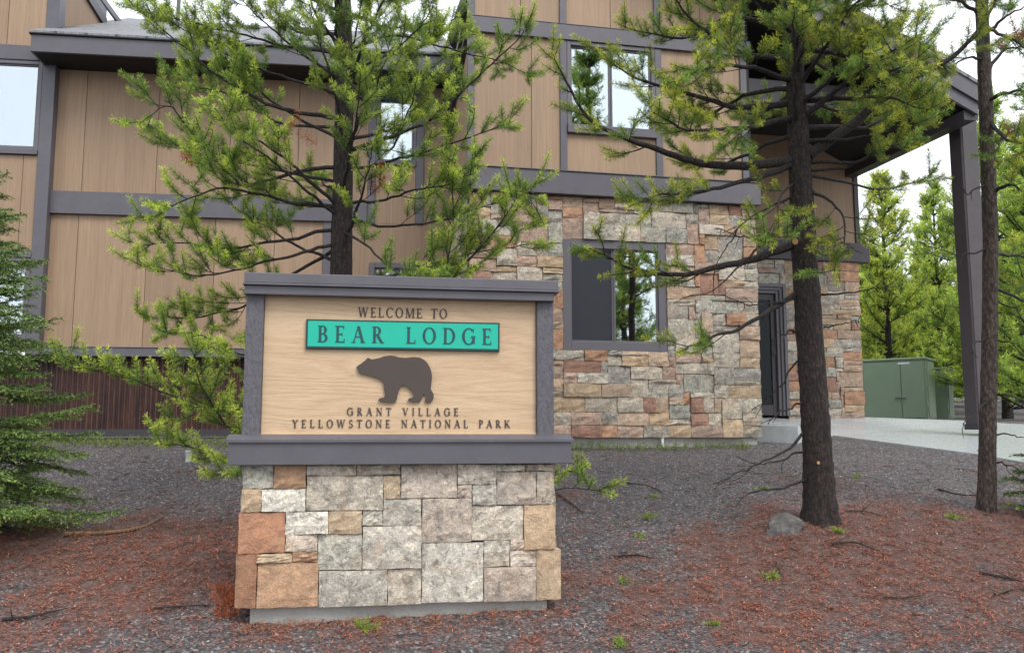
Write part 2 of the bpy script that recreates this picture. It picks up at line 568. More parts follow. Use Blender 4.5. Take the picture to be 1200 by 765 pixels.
# ------------------------------------------------------------------ ground
_gk = [(0.0, -0.10), (3.0, 0.22), (4.9, P(465, 736, 4.9).z), (6.72, P(965, 622, 6.72).z),
       (9.0, 1.22), (11.0, P(775, 524, 11.0).z), (12.2, 1.49), (15.0, 1.74), (20.0, 1.86), (26, 2.1), (45, 3.4), (90, 7.5), (600, 40.0)]
_gy = np.array([k[0] for k in _gk]); _gz = np.array([k[1] for k in _gk])

def _smooth_profile():
    ys = np.linspace(-40, 600, 12801)
    zs = np.interp(ys, _gy, _gz)
    zs = np.where(ys < 0, _gz[0] + ys * 0.01, zs)
    k = np.ones(25) / 25
    zz = np.convolve(np.pad(zs, 12, mode='edge'), k, mode='valid')
    return ys, zz
_PY, _PZ = _smooth_profile()

_VN = {}
def vnoise(x, y, f, seed):
    """cheap smooth value noise from a few sine waves"""
    key = (f, seed)
    if key not in _VN:
        r = np.random.default_rng(seed)
        _VN[key] = []
        for i in range(5):
            a = r.uniform(0, 6.28); k = f * r.uniform(0.6, 1.7); ph = r.uniform(0, 6.28)
            _VN[key].append((math.cos(a) * k, math.sin(a) * k, ph))
    o = 0
    for ka, kb, ph in _VN[key]:
        o = o + np.sin(x * ka + y * kb + ph)
    return o / 5

T2 = P(962, 620, 6.72); T3 = P(1156, 605, 7.15); T1 = P(398, 600, 6.9)
def ground_z(x, y):
    x = np.asarray(x, dtype=float); y = np.asarray(y, dtype=float)
    z = np.interp(y, _PY, _PZ)
    z = z + 0.018 * vnoise(x, y, 2.6, 1) + 0.009 * vnoise(x, y, 8, 2)
    for (c, h, s) in ((T2, 0.07, 0.55), (T3, 0.05, 0.5), (Vector((-1.75, 5.75, 0)), 0.09, 0.42)):
        z = z + h * np.exp(-((x - c.x)**2 + (y - c.y)**2) / (2 * s * s))
    return z

def gz(x, y): return float(ground_z(x, y))

def litter_density(x, y):
    d = 0.22 + 0.28 * vnoise(x, y, 1.9, 5) + 0.24 * vnoise(x, y, 5.5, 6) + 0.20 * vnoise(x, y, 15.0, 8)
    for (cx, cy, s, a) in ((T2.x, T2.y - 0.25, 0.85, 0.36), (T3.x, T3.y - 0.2, 0.8, 0.28), (-1.8, 5.8, 0.5, 0.50), (-2.6, 6.0, 0.8, 0.18),
                           (1.6, 5.6, 0.9, 0.18), (-3.4, 6.2, 0.8, 0.25)):
        d = d + a * np.exp(-((x - cx)**2 + (y - cy)**2) / (2 * s * s))
    d = d - 0.42 * np.clip((y - 6.6) / 3.6, 0, 1)          # clean gravel towards the building
    d = d - 0.22 * np.clip((4.75 - y) / 0.5, 0, 1)         # and along the road edge
    return np.clip(d, 0, 1)

def build_ground():
    def axis(near0, near1, step, far0, far1):
        a = list(np.arange(near0, near1 + 1e-6, step))
        s = step; v = near1
        while v < far1:
            s *= 1.3; v += s; a.append(min(v, far1))
        s = step; v = near0; b = []
        while v > far0:
            s *= 1.3; v -= s; b.append(max(v, far0))
        return np.array(b[::-1] + a)
    xs = axis(-7, 8, 0.06, -600, 600)
    ys = axis(3.2, 13, 0.06, -60, 600)
    X, Y = np.meshgrid(xs, ys)
    Z = ground_z(X, Y)
    near = (X > -7.5) & (X < 8.5) & (Y > 3) & (Y < 13)
    Z = Z + np.where(near, 0.006 * rng.standard_normal(X.shape), 0)
    V = np.stack([X, Y, Z], -1).reshape(-1, 3)
    ny, nx = X.shape
    i = (np.arange(ny - 1)[:, None] * nx + np.arange(nx - 1)[None, :])
    F = np.stack([i, i + 1, i + nx + 1, i + nx], -1).reshape(-1, 4)
    d = litter_density(X, Y).reshape(-1)
    o = np_obj('ground', V, F, M['ground'], col=np.stack([d, d, d], 1), smooth=True)
    tag(o, 'sloping grey gravel ground littered with rusty pine needles', kind='structure')
build_ground()

def on_ground(px, py):
    """ground point seen at a pixel"""
    d = ray(px, py)
    t = np.arange(3.0, 20.0, 0.004)
    below = CAMZ + d.z * t <= ground_z(d.x * t, d.y * t)
    k = t[int(np.argmax(below))]
    return Vector((d.x * k, d.y * k, gz(d.x * k, d.y * k)))

# ------------------------------------------------------------------ walkway
def build_walk():
    top = [P(887, 498, FP.o.y + 0.9), P(935, 499.5, 11.45), P(973, 511.5, 11.0), P(1060, 522.5, 10.45), P(1147, 534, 9.9), P(1215, 547, 9.3),
           P(1330, 560, 9.0), P(1330, 503, 13.5), P(1180, 496, 14.0), P(1130, 492.5, 14.3), P(1010, 488.5, 14.6), P(868, 486.5, 14.3)]
    top[0] = P(884.5, 498, 11.75)
    for k, (x, y) in ((2, (976, 511.5)), (3, (1060, 522.5)), (4, (1147, 534)), (5, (1215, 546)), (6, (1330, 562))):
        top[k] = on_ground(x, y) + Vector((0, 0, 0.02))
    bot = [p - Vector((0, 0, 0.34)) for p in top]
    n = len(top)
    m = MB()
    m.add(top + bot, [tuple(range(n)), tuple(range(2*n-1, n-1, -1))] + [(i, n+i, n+(i+1) % n, (i+1) % n) for i in range(n)])
    o = m.build('walkway', M['walk'])
    tag(o, 'wet pale concrete walkway ramping up to the entrance door', kind='structure')
build_walk()

# ------------------------------------------------------------------ lodge
LODGE = empty('lodge_building', FP.pt(0, -2, 1.45), 'tan two-storey lodge with grey trim, stone-faced front block and dark entrance canopy', 'building')

PALETTE = [((0.36, 0.325, 0.275), 6), ((0.40, 0.36, 0.30), 5), ((0.29, 0.27, 0.24), 4), ((0.37, 0.275, 0.20), 5),
           ((0.36, 0.21, 0.13), 4), ((0.35, 0.255, 0.205), 5), ((0.32, 0.31, 0.265), 4), ((0.27, 0.155, 0.115), 2), ((0.40, 0.30, 0.20), 3)]
_pc = [c for c, w in PALETTE for _ in range(w)]

def stone_mesh(name, pl, u0, u1, z0, z1, n_back, n_front, parent, color, rough=0.006, g=3, batter=0.0, ej=0.0042):
    us = np.linspace(u0, u1, g + 1); zs = np.linspace(z0, z1, g + 1)
    V = []; F = []
    tiltu = random.uniform(-1, 1) * rough * 0.8; tiltz = random.uniform(-1, 1) * rough * 0.8
    for j, z in enumerate(zs):
        for i, u in enumerate(us):
            edge = i in (0, g) or j in (0, g)
            n = n_front + random.gauss(0, rough * 0.45) + tiltu * (2*i/g-1) + tiltz * (2*j/g-1) - (rough * 0.9 if edge else 0)
            V.append(pl.pt(u + random.uniform(-ej, ej), n - batter * (z), z + random.uniform(-ej, ej)))
    k = g + 1
    for j in range(g):
        for i in range(g):
            a = j * k + i
            F.append((a, a + 1, a + 1 + k, a + k))
    loop = [i for i in range(k)] + [j*k + g for j in range(1, k)] + [g*k + i for i in range(g-1, -1, -1)] + [j*k for j in range(g-1, 0, -1)]
    b0 = len(V)
    for li in loop:
        j, i = divmod(li, k)
        V.append(pl.pt(us[i], n_back, zs[j]))
    L = len(loop)
    for q in range(L):
        r = (q + 1) % L
        F.append((loop[r], loop[q], b0 + q, b0 + r))
    jv = random.uniform(0.84, 1.14); jw = random.uniform(-0.03, 0.03)
    jc = (color[0] * jv * (1 + jw), color[1] * jv, color[2] * jv * (1 - jw))
    return mesh_obj(name, V, F, M['stone'], parent, color=jc)

def ashlar(u0, u1, z0, z1, mu, mz, voids=()):
    """random rectangles on an uneven grid; returns list of (u0,u1,z0,z1)"""
    nu = max(2, int(round((u1 - u0) / mu))); nz = max(2, int(round((z1 - z0) / mz)))
    gu = np.cumsum([0] + [random.uniform(0.75, 1.25) for _ in range(nu)]); gu = u0 + gu / gu[-1] * (u1 - u0)
    gzz = np.cumsum([0] + [random.uniform(0.65, 1.35) for _ in range(nz)]); gzz = z0 + gzz / gzz[-1] * (z1 - z0)
    for (a, b, c, d) in voids:          # snap grid lines to the openings
        for val, arr in ((a, gu), (b, gu), (c, gzz), (d, gzz)):
            if arr[0] < val < arr[-1]:
                k = 1 + int(np.argmin(abs(arr[1:-1] - val))); arr[k] = val
    occ = np.zeros((nz, nu), bool)
    for (a, b, c, d) in voids:
        for j in range(nz):
            for i in range(nu):
                if a - 1e-4 <= (gu[i] + gu[i+1])/2 <= b + 1e-4 and c - 1e-4 <= (gzz[j] + gzz[j+1])/2 <= d + 1e-4: occ[j, i] = True
    out = []
    for j in range(nz):
        for i in range(nu):
            if occ[j, i]: continue
            w = random.choice([2, 3, 3, 4, 4, 4, 5]); h = random.choice([1, 2, 2, 2, 2, 3])
            w = min(w, nu - i); h = min(h, nz - j)
            ww = 1
            while ww < w and not occ[j, i + ww]: ww += 1
            # do not leave slivers one cell wide
            if i + ww + 1 == nu and not occ[j, nu-1]: ww += 1
            hh = 1
            while hh < h and not occ[j + hh, i:i + ww].any(): hh += 1
            occ[j:j + hh, i:i + ww] = True
            out.append((gu[i], gu[i + ww], gzz[j], gzz[j + hh]))
    return out

def window(pl, rect, n, mull=0.5, fr=0.05, curtain=None, screen_left=False, nin=0.10, parent=None, D=1.4):
    """rect = (u0,u1,z0,z1) outer frame; the glass sits nin behind the frame face n"""
    u0, u1, z0, z1 = rect
    w = MB()
    d0, d1 = n - nin - 0.03, n
    w.pbox(pl, u0, u0 + fr, d0, d1, z0, z1, 0.004)
    w.pbox(pl, u1 - fr, u1, d0, d1, z0, z1, 0.004)
    w.pbox(pl, u0 + fr, u1 - fr, d0, d1 - 0.002, z0, z0 + fr, 0.004)
    w.pbox(pl, u0 + fr, u1 - fr, d0, d1 - 0.002, z1 - fr, z1, 0.004)
    root = w.build('window', M['frame'], parent or LODGE)
    um = u0 + (u1 - u0) * (mull or 0.5)
    panes = []
    iu0, iu1, iz0, iz1 = u0 + fr, u1 - fr, z0 + fr, z1 - fr
    sash = 0.022
    def sashbox(a, b, nn, name='sash'):
        s = MB()
        s.pbox(pl, a, a + sash, nn - 0.02, nn + 0.014, iz0, iz1, 0.003)
        s.pbox(pl, b - sash, b, nn - 0.02, nn + 0.014, iz0, iz1, 0.003)
        s.pbox(pl, a + sash, b - sash, nn - 0.02, nn + 0.012, iz0, iz0 + sash, 0.003)
        s.pbox(pl, a + sash, b - sash, nn - 0.02, nn + 0.012, iz1 - sash, iz1, 0.003)
        s.build(name, M['frame'], root)
    ng = n - nin
    for (a, b, nn) in (((iu0, um, ng), (um, iu1, ng + 0.012)) if mull else ((iu0, iu1, ng),)):
        sashbox(a, b, nn)
        MB().pbox(pl, a + sash - 0.004, b - sash + 0.004, nn - 0.008, nn - 0.004, iz0 + sash - 0.004, iz1 - sash + 0.004).build('pane', M['glass'], root)
    if screen_left:
        MB().pbox(pl, iu0 + sash, um - sash, ng + 0.002, ng + 0.005, iz0 + sash, iz1 - sash).build('insect_screen', M['screen'], root)
    # closed box added behind the glass, coloured dark to stand for an unlit room
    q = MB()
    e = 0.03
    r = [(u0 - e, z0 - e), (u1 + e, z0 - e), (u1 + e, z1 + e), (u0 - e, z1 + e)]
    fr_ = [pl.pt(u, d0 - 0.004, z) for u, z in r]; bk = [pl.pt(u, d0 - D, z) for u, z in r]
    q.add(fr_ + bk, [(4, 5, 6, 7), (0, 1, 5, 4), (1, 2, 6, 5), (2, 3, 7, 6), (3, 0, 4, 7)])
    q.build('backing_box', M['backing_box'], root)
    if curtain:
        for (a, b) in curtain:
            ca, cb = u0 + (u1-u0)*a, u0 + (u1-u0)*b
            k = max(8, int((cb - ca) / 0.022))
            vs, fs = [], []
            for i in range(k + 1):
                uu = ca + (cb - ca) * i / k
                nn = ng - 0.10 + 0.022 * math.sin(i * 1.9 + math.sin(i * 0.7)) 
                vs += [pl.pt(uu, nn, z0 + 0.01), pl.pt(uu, nn, z1 - 0.01)]
            fs = [(2*i, 2*i+2, 2*i+3, 2*i+1) for i in range(k)]
            mesh_obj('curtain', vs, fs, M['curtain'], root, smooth=True)
    return root

# ---- front block (F)
uF0 = FP.px(550, 205)[0]; uF1 = FP.px(885, 300)[0]
zF_base = FP.px(775, 512.5)[1]
zLb = FP.px(750, 235.5)[1]; zLt = FP.px(750, 210)[1]          # grey ledge
zBt = FP.px(680, 32.5)[1]; zBb = FP.px(680, 50)[1]             # band above upper window
lw = FP.px(658.5, 345)[0], FP.px(780, 345)[0], FP.px(720, 411.3)[1], FP.px(720, 283)[1]
uw0, uw1 = FP.px(664, 110)[0], FP.px(768, 110)[0]
zw0, zw1 = FP.px(715, 160)[1], FP.px(715, 54)[1]
TOP = FP.px(700, -75)[1]

# stone wall: dark mortar bed with an opening, and its stones
def stone_wall(name, pl, u0, u1, z0, z1, voids, nb, nf, mu, mz, label=None):
    q = MB()
    if voids:
        a, b, c, d = voids[0]
        for r in ((u0, a, z0, z1), (b, u1, z0, z1), (a, b, z0, c), (a, b, d, z1)):
            if r[1] - r[0] > 1e-3 and r[3] - r[2] > 1e-3: q.pbox(pl, r[0], r[1], nb - 0.15, nb, r[2], r[3])
    else:
        q.pbox(pl, u0, u1, nb - 0.15, nb, z0, z1)
    w = q.build(name, M['mortar'], LODGE)
    for (a, b, c, d) in ashlar(u0, u1, z0, z1, mu, mz, voids):
        col = random.choice(_pc)
        pr = random.choice([0, 0, 0.004, 0.008, 0.014, 0.02, 0.028])
        stone_mesh('stone', pl, a + 0.0025, b - 0.0025, c + 0.0025, d - 0.0025, nb - 0.01, nf + pr, w, col, 0.010)
    return w
stone_wall('stone_wall', FP, uF0, uF1, zF_base, zLb - 0.006, [lw], 0.0, 0.05, 0.088, 0.078)
MB().pbox(FP, uF0 + 0.03, uF1 - 0.04, -0.2, -0.02, zF_base - 0.35, zF_base - 0.004).build('foundation', M['concrete'], LODGE)
# side returns of the stone block
pbox('stone_return', FP, uF0 + 0.02, uF0 + 0.12, -1.9, -0.16, zF_base, zLb - 0.01, M['stone'], LODGE, 0, (0.42, 0.37, 0.31))
pbox('stone_return', FP, uF1 - 0.12, uF1 - 0.02, -RECESS + 0.02, -0.16, zF_base, zLb - 0.01, M['stone'], LODGE, 0, (0.42, 0.37, 0.31))
window(FP, lw, 0.035, 0.49, 0.105, None, True, 0.05)
tr = MB()   # outer casing of the lower window
tr_w = 0.0
# drain pipe stub under the stone wall
dp = FP.px(775, 515)[0]
V, F_ = tube([FP.pt(dp, 0.03, zF_base - 0.13), FP.pt(dp, 0.03, zF_base + 0.01)], [0.02, 0.02], 10)
np_obj('drain_pipe', V, F_, M['white_pvc'], LODGE)

# ledge over the stone
uLe = FP.px(886, 230)[0]
pbox('ledge', FP, uF0 - 0.04, uLe, -0.10, 0.13, zLb, zLt, M['trim'], LODGE)
pbox('ledge_flashing', FP, uF0 - 0.045, uLe + 0.006, -0.10, 0.145, zLt + 0.001, zLt + 0.014, M['trim'], LODGE, 0.003)
# trims and panels of the upper storey
tw = 0.088
u_t = [FP.px(551.5, 120)[0], FP.px(660, 120)[0], FP.px(772, 160)[0], FP.px(872.5, 170)[0]]
def siding(pl, u0, u1, z0, z1, n, seams=()):
    cuts = [u0] + [s for s in seams if u0 + 0.05 < s < u1 - 0.05] + [u1]
    for a, b in zip(cuts[:-1], cuts[1:]):
        MB().pbox(pl, a + (0.003 if a != u0 else 0), b - (0.003 if b != u1 else 0), n - 0.02, n, z0, z1, 0.002).build('siding_panel', M['siding'], LODGE)
# solid wall body behind panels
for (a, b, c, d) in ((uF0, uw0 + 0.01, zLt, TOP), (uw1 - 0.01, uF1, zLt, TOP), (uw0 + 0.01, uw1 - 0.01, zLt, zw0 + 0.01), (uw0 + 0.01, uw1 - 0.01, zw1 - 0.01, TOP)):
    MB().pbox(FP, a, b, -0.16, -0.022, c, d).build('wall', M['soffit'], LODGE)
nP = 0.0
for i, u in enumerate(u_t):
    zt = zBb
    a, b = (u - tw/2, u + tw/2)
    pbox('corner_trim' if i in (0, 3) else 'trim_board', FP, a, b, -0.02, 0.028, zLt + 0.016, zBb - 0.001, M['trim'], LODGE)
    if i < 3 or True:
        pbox('trim_board', FP, a, b, -0.02, 0.028, zBt + 0.001, TOP - 0.01, M['trim'], LODGE)
pbox('trim_band', FP, uF0 - 0.01, uF1 + 0.0, -0.02, 0.05, zBb, zBt, M['trim'], LODGE)
pbox('band_flashing', FP, uF0 - 0.01, uF1, -0.02, 0.056, zBt + 0.0005, zBt + 0.008, M['trim'], LODGE, 0.002)
g = tw/2
siding(FP, u_t[0] + g, u_t[1] - g, zLt + 0.016, zBb - 0.001, nP, [FP.px(623, 150)[0]])
siding(FP, u_t[1] + g, u_t[2] - g, zLt + 0.016, zw0 - 0.002, nP)
siding(FP, u_t[2] + g, u_t[3] - g, zLt + 0.016, zBb - 0.001, nP, [FP.px(835, 150)[0]])
siding(FP, u_t[0] + g, u_t[1] - g, zBt + 0.009, TOP, nP, [FP.px(610, 10)[0]])
siding(FP, u_t[1] + g, u_t[2] - g, zBt + 0.009, TOP, nP, [FP.px(715, 10)[0]])
siding(FP, u_t[2] + g, u_t[3] - g, zBt + 0.009, TOP, nP, [FP.px(820, 10)[0]])
window(FP, (u_t[1] + g + 0.002, u_t[2] - g - 0.002, zw0, zBb - 0.004), 0.03, 0.495, 0.05, [(0.54, 0.97)], False, 0.055)
pbox('window_sill', FP, u_t[1] + g + 0.002, u_t[2] - g - 0.002, 0.031, 0.06, zw0, zw0 + 0.11, M['trim'], LODGE)
# left side wall of the front block, its top edge sloping down to the rear
sideN = Plane((0, 0), 0)
def side_wall(pl, u, n0, n1, z0, zf, zb, thick, name, matl):
    a = [pl.pt(u, n0, z0), pl.pt(u, n1, z0), pl.pt(u, n1, zb), pl.pt(u, n0, zf)]
    b = [pl.pt(u + thick, n0, z0), pl.pt(u + thick, n1, z0), pl.pt(u + thick, n1, zb), pl.pt(u + thick, n0, zf)]
    return MB().prism(a, b).build(name, matl, LODGE)
zs0 = FP.px(546, 42)[1]
side_wall(FP, uF0 + 0.01, -0.17, -1.85, zLb, zs0, zs0 - 0.75, 0.12, 'side_wall', M['siding'])
for k in (0, 1):
    q0 = FP.pt(uF0 - 0.05 - 0.04 * k, -0.17, zs0 + 0.02 + 0.13 * k); q1 = FP.pt(uF0 - 0.05 - 0.04*k, -1.85, zs0 - 0.73 + 0.13*k)
    e1 = FP.U * 0.05; e2 = Vector((0, 0, 0.10))
    MB().prism([q0, q0 + e1, q0 + e1 + e2, q0 + e2], [q1, q1 + e1, q1 + e1 + e2, q1 + e2]).build('rake_board', M['trim_dark'], LODGE)

# ---- entrance wall (recessed)
DP = Plane(FP.pt(0, -RECESS, 0)[:2], 12.0)
uD0 = uF1 - 0.25; uD1 = DP.px(1007, 300)[0]
zDb = DP.px(1000, 487.5)[1] - 0.02
zDl0, zDl1 = DP.px(950, 306)[1], DP.px(950, 284)[1]
door = (DP.px(872, 420)[0], DP.px(921.5, 420)[0], zDb, DP.px(905, 333)[1])
stone_wall('stone_wall', DP, uD0, DP.px(1008, 400)[0], zDb - 0.1, zDl0 - 0.004, [(uD0, door[1], zDb - 0.1, door[3])], -0.02, 0.04, 0.075, 0.066)
pbox('ledge', DP, uD0, DP.px(1015, 300)[0], -0.1, 0.10, zDl0, zDl1, M['trim_dark'], LODGE)
zDt = FP.px(1000, 60)[1]
siding(DP, uD0, uD1 - 0.06, zDl1 + 0.004, zDt, 0.0, [DP.px(950, 250)[0]])
pbox('corner_trim', DP, uD1 - 0.06, uD1 + 0.02, -0.1, 0.025, zDl1 + 0.003, zDt, M['trim_dark'], LODGE)
MB().pbox(DP, uD0, uD1, -0.14, -0.022, zDl1, zDt).build('wall', M['soffit'], LODGE)
# door: nested jambs, glass leaf, handle, dark box added behind to keep daylight out
dw = MB()
d0, d1, dz0, dz1 = door
for k, (off, wd, nn) in enumerate(((0.0, 0.05, 0.06), (0.05, 0.045, 0.03), (0.095, 0.05, 0.0))):
    dw.pbox(DP, d1 - off - wd, d1 - off, -0.18, nn, dz0 + 0.02, dz1 - off, 0.003)
    dw.pbox(DP, d0 + off, d0 + off + wd, -0.18, nn, dz0 + 0.02, dz1 - off, 0.003)
    dw.pbox(DP, d0 + off + wd, d1 - off - wd, -0.18, nn - 0.002, dz1 - off - wd, dz1 - off, 0.003)
DOOR = dw.build('door', M['frame'], LODGE)
lf = MB()
a0, a1, az0, az1 = d0 + 0.15, d1 - 0.15, dz0 + 0.03, dz1 - 0.15
lf.pbox(DP, a1 - 0.07, a1, -0.10, -0.05, az0, az1, 0.003).pbox(DP, a0, a0 + 0.07, -0.10, -0.05, az0, az1, 0.003)
lf.pbox(DP, a0 + 0.07, a1 - 0.07, -0.10, -0.052, az0, az0 + 0.16, 0.003).pbox(DP, a0 + 0.07, a1 - 0.07, -0.10, -0.052, az1 - 0.1, az1, 0.003)
lf.build('door_leaf', M['trim_dark'], DOOR)
MB().pbox(DP, a0 + 0.06, a1 - 0.06, -0.08, -0.07, az0 + 0.15, az1 - 0.09).build('pane', M['glass_door'], DOOR)
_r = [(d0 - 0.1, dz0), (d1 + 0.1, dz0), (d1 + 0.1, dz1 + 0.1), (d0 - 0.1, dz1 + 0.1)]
MB().add([DP.pt(u, -0.181, z) for u, z in _r] + [DP.pt(u, -1.8, z) for u, z in _r], [(4, 5, 6, 7), (0, 1, 5, 4), (1, 2, 6, 5), (2, 3, 7, 6), (3, 0, 4, 7)]).build('backing_box', M['soffit'], DOOR)
hV, hF = tube([DP.pt(a1 - 0.035, -0.05, az0 + 0.95), DP.pt(a1 - 0.035, 0.0, az0 + 0.95), DP.pt(a1 - 0.035, 0.0, az0 + 1.2), DP.pt(a1 - 0.035, -0.05, az0 + 1.2)], [0.012]*4, 8)
np_obj('handle', hV, hF, M['frame'], DOOR)

# ---- canopy: the front gable roof runs down to the right on to a steel column
rk0 = FP.px(1010, 22, 0.5); rk1 = FP.px(1146, 102, 0.5)        # upper edge of the rake board
slope = (rk1[1] - rk0[1]) / (rk1[0] - rk0[0])
uR = FP.px(700, 0)[0]                                          # ridge
def roof_z(u): return rk1[1] + slope * (u - rk1[0])
zR = roof_z(uR)
def slab(u_a, z_a, u_b, z_b, nf, nbk, t, name, matl, dz=0.0):
    a = [FP.pt(u_a, nf, z_a + dz), FP.pt(u_b, nf, z_b + dz), FP.pt(u_b, nf, z_b + dz - t), FP.pt(u_a, nf, z_a + dz - t)]
    b = [FP.pt(u_a, nbk, z_a + dz), FP.pt(u_b, nbk, z_b + dz), FP.pt(u_b, nbk, z_b + dz - t), FP.pt(u_a, nbk, z_a + dz - t)]
    return MB().prism(a, b).build(name, matl, LODGE)
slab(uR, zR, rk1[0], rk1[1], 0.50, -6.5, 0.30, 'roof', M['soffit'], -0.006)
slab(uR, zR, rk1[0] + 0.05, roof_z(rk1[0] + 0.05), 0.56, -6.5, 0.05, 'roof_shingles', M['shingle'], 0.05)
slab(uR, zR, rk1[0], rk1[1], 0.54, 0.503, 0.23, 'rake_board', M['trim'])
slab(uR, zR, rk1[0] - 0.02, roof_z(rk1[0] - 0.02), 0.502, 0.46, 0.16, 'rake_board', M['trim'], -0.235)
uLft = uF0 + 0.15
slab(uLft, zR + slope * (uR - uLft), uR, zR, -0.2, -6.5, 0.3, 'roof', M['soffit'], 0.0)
# eave fascia and outer beam over the column
MB().pbox(FP, rk1[0] - 0.20, rk1[0] - 0.02, -6.5, 0.45, rk1[1] - 0.45, rk1[1] - 0.32).build('eave_beam', M['trim_dark'], LODGE)
uc0, uc1 = FP.px(1115, 200, -0.15)[0], FP.px(1147, 200, -0.15)[0]
zcb = P(1130, 491, FP.pt(uc0, -0.1, 0).y).z - 0.08
zct = FP.px(1112, 142, -0.2)[1]
beam = MB().pbox(FP, FP.px(1128.5, 200, -0.05)[0] + 0.01, uc1 - 0.03, -RECESS - 0.3, -0.06, zct, zct + 0.40).build('beam', M['trim_dark'], LODGE)
MB().pbox(FP, uF1 - 0.3, uc1, -0.30, -0.18, zct + 0.05, zct + 0.36).build('beam', M['trim_dark'], LODGE)
# ceiling of the porch between the walls
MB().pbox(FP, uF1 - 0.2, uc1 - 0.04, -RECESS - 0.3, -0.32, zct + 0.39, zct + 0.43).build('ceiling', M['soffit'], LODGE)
# steel-clad column, deeper than wide
def column():
    c0, c1 = FP.px(1128.5, 200, -0.05)[0], FP.px(1148.5, 200, -0.05)[0]
    c = MB().pbox(FP, c0, c1, -0.29, -0.05, zcb, zct, 0.012).build('column', M['trim_col'], LODGE)
    MB().pbox(FP, c0 - 0.012, c1 + 0.012, -0.305, -0.038, zcb - 0.06, zcb + 0.015, 0.004).build('base_plate', M['trim_dark'], c)
    MB().pbox(FP, c0 + 0.02, c1 - 0.02, -0.049, -0.040, zcb + 0.02, zct, 0.003).build('cover_strip', M['trim_col'], c)
column()

# ---- recessed wing (W)
zSk0 = WP.px(150, 503)[1]; zSk1 = WP.px(150, 419)[1]
zb1b, zb1t = WP.px(150, 418)[1], WP.px(150, 408)[1]        # lower band
zb2b, zb2t = WP.px(120, 252.5)[1], WP.px(120, 226.3)[1]     # upper band
zSof = WP.px(120, 78)[1]
uW0 = WP.px(54, 250)[0]; uW1 = WP.px(560, 250)[0]
MB().pbox(WP, uW0 - 0.2, uW1, -0.95, -0.75, zSk1, zSof + 0.25).build('wall', M['soffit'], LODGE)
pbox('trim_band', WP, uW0, uW1, -0.02, 0.07, zb1b, zb1t, M['trim'], LODGE)
pbox('band_flashing', WP, uW0, uW1, -0.02, 0.08, zb1t + 0.0005, zb1t + 0.012, M['trim'], LODGE, 0.003)
uwin0, uwin1 = WP.px(432, 150)[0], WP.px(497, 150)[0]
pbox('trim_band', WP, uW0, uwin0, -0.02, 0.06, zb2b, zb2t, M['trim'], LODGE)
u378 = WP.px(383, 300)[0]
pbox('trim_board', WP, u378 - 0.055, u378 + 0.055, -0.02, 0.03, zb1t + 0.013, zb2b - 0.001, M['trim'], LODGE)
seams_lo = [WP.px(x, 330)[0] for x in (88, 170, 250, 320)]
seams_up = [WP.px(x, 160)[0] for x in (99, 185, 270, 350)]
siding(WP, uW0, u378 - 0.055, zb1t + 0.013, zb2b - 0.001, 0, seams_lo)
siding(WP, u378 + 0.055, uW1, zb1t + 0.013, zb2b - 0.001, 0, [WP.px(520, 300)[0]])
siding(WP, uW0, uwin0 + 0.001, zb2t + 0.002, zSof + 0.2, 0, seams_up)
for u in (uwin0 + 0.055, uwin1 - 0.055):
    pbox('trim_board', WP, u - 0.055, u + 0.055, -0.02, 0.03, zb2b, zSof + 0.1, M['trim'], LODGE)
siding(WP, uwin1 + 0.0, uW1, zb2b + 0.001, zSof + 0.2, 0)
ww = (uwin0 + 0.112, uwin1 - 0.112, WP.px(465, 192)[1], WP.px(465, 100)[1])
siding(WP, ww[0], ww[1], zb2b + 0.001, ww[2] - 0.02, 0)
window(WP, ww, 0.03, None, 0.04, [(0.02, 0.98)], False, 0.05, D=0.5)
pbox('window_sill', WP, ww[0], ww[1], 0.031, 0.06, ww[2] - 0.03, ww[2] + 0.03, M['trim'], LODGE)
wl = (uwin0 + 0.05, uwin1 - 0.05, WP.px(465, 395)[1], WP.px(465, 309)[1])
window(WP, wl, 0.055, None, 0.07, [(0.02, 0.98)], False, 0.05, D=0.5)
# corrugated skirt
def skirt():
    a, b = uW0 - 0.6, uW1
    per = 0.0676
    k = int((b - a) / per * 8)
    us = np.linspace(a, b, k)
    n = -0.065 + 0.022 * np.sin(us / per * 2 * np.pi)
    vs = [WP.pt(u, q, zSk0) for u, q in zip(us, n)] + [WP.pt(u, q, zSk1 + 0.02) for u, q in zip(us, n)]
    fs = [(i, i + 1, k + i + 1, k + i) for i in range(k - 1)]
    mesh_obj('corrugated_skirt', vs, fs, M['rust'], LODGE, smooth=True)
    pbox('skirt_flashing', WP, a, b, -0.12, -0.01, WP.px(150, 513.2)[1], WP.px(150, 511.2)[1], M['trim'], LODGE, 0.003)
    MB().pbox(WP, a, b, -0.25, -0.10, zSk0 - 0.5, zSk1).build('foundation', M['mortar'], LODGE)
    MB().pbox(WP, a, b, -0.088, -0.035, WP.px(150, 511)[1], zSk0 + 0.002).build('skirt_rail', M['trim_dark'], LODGE)
skirt()
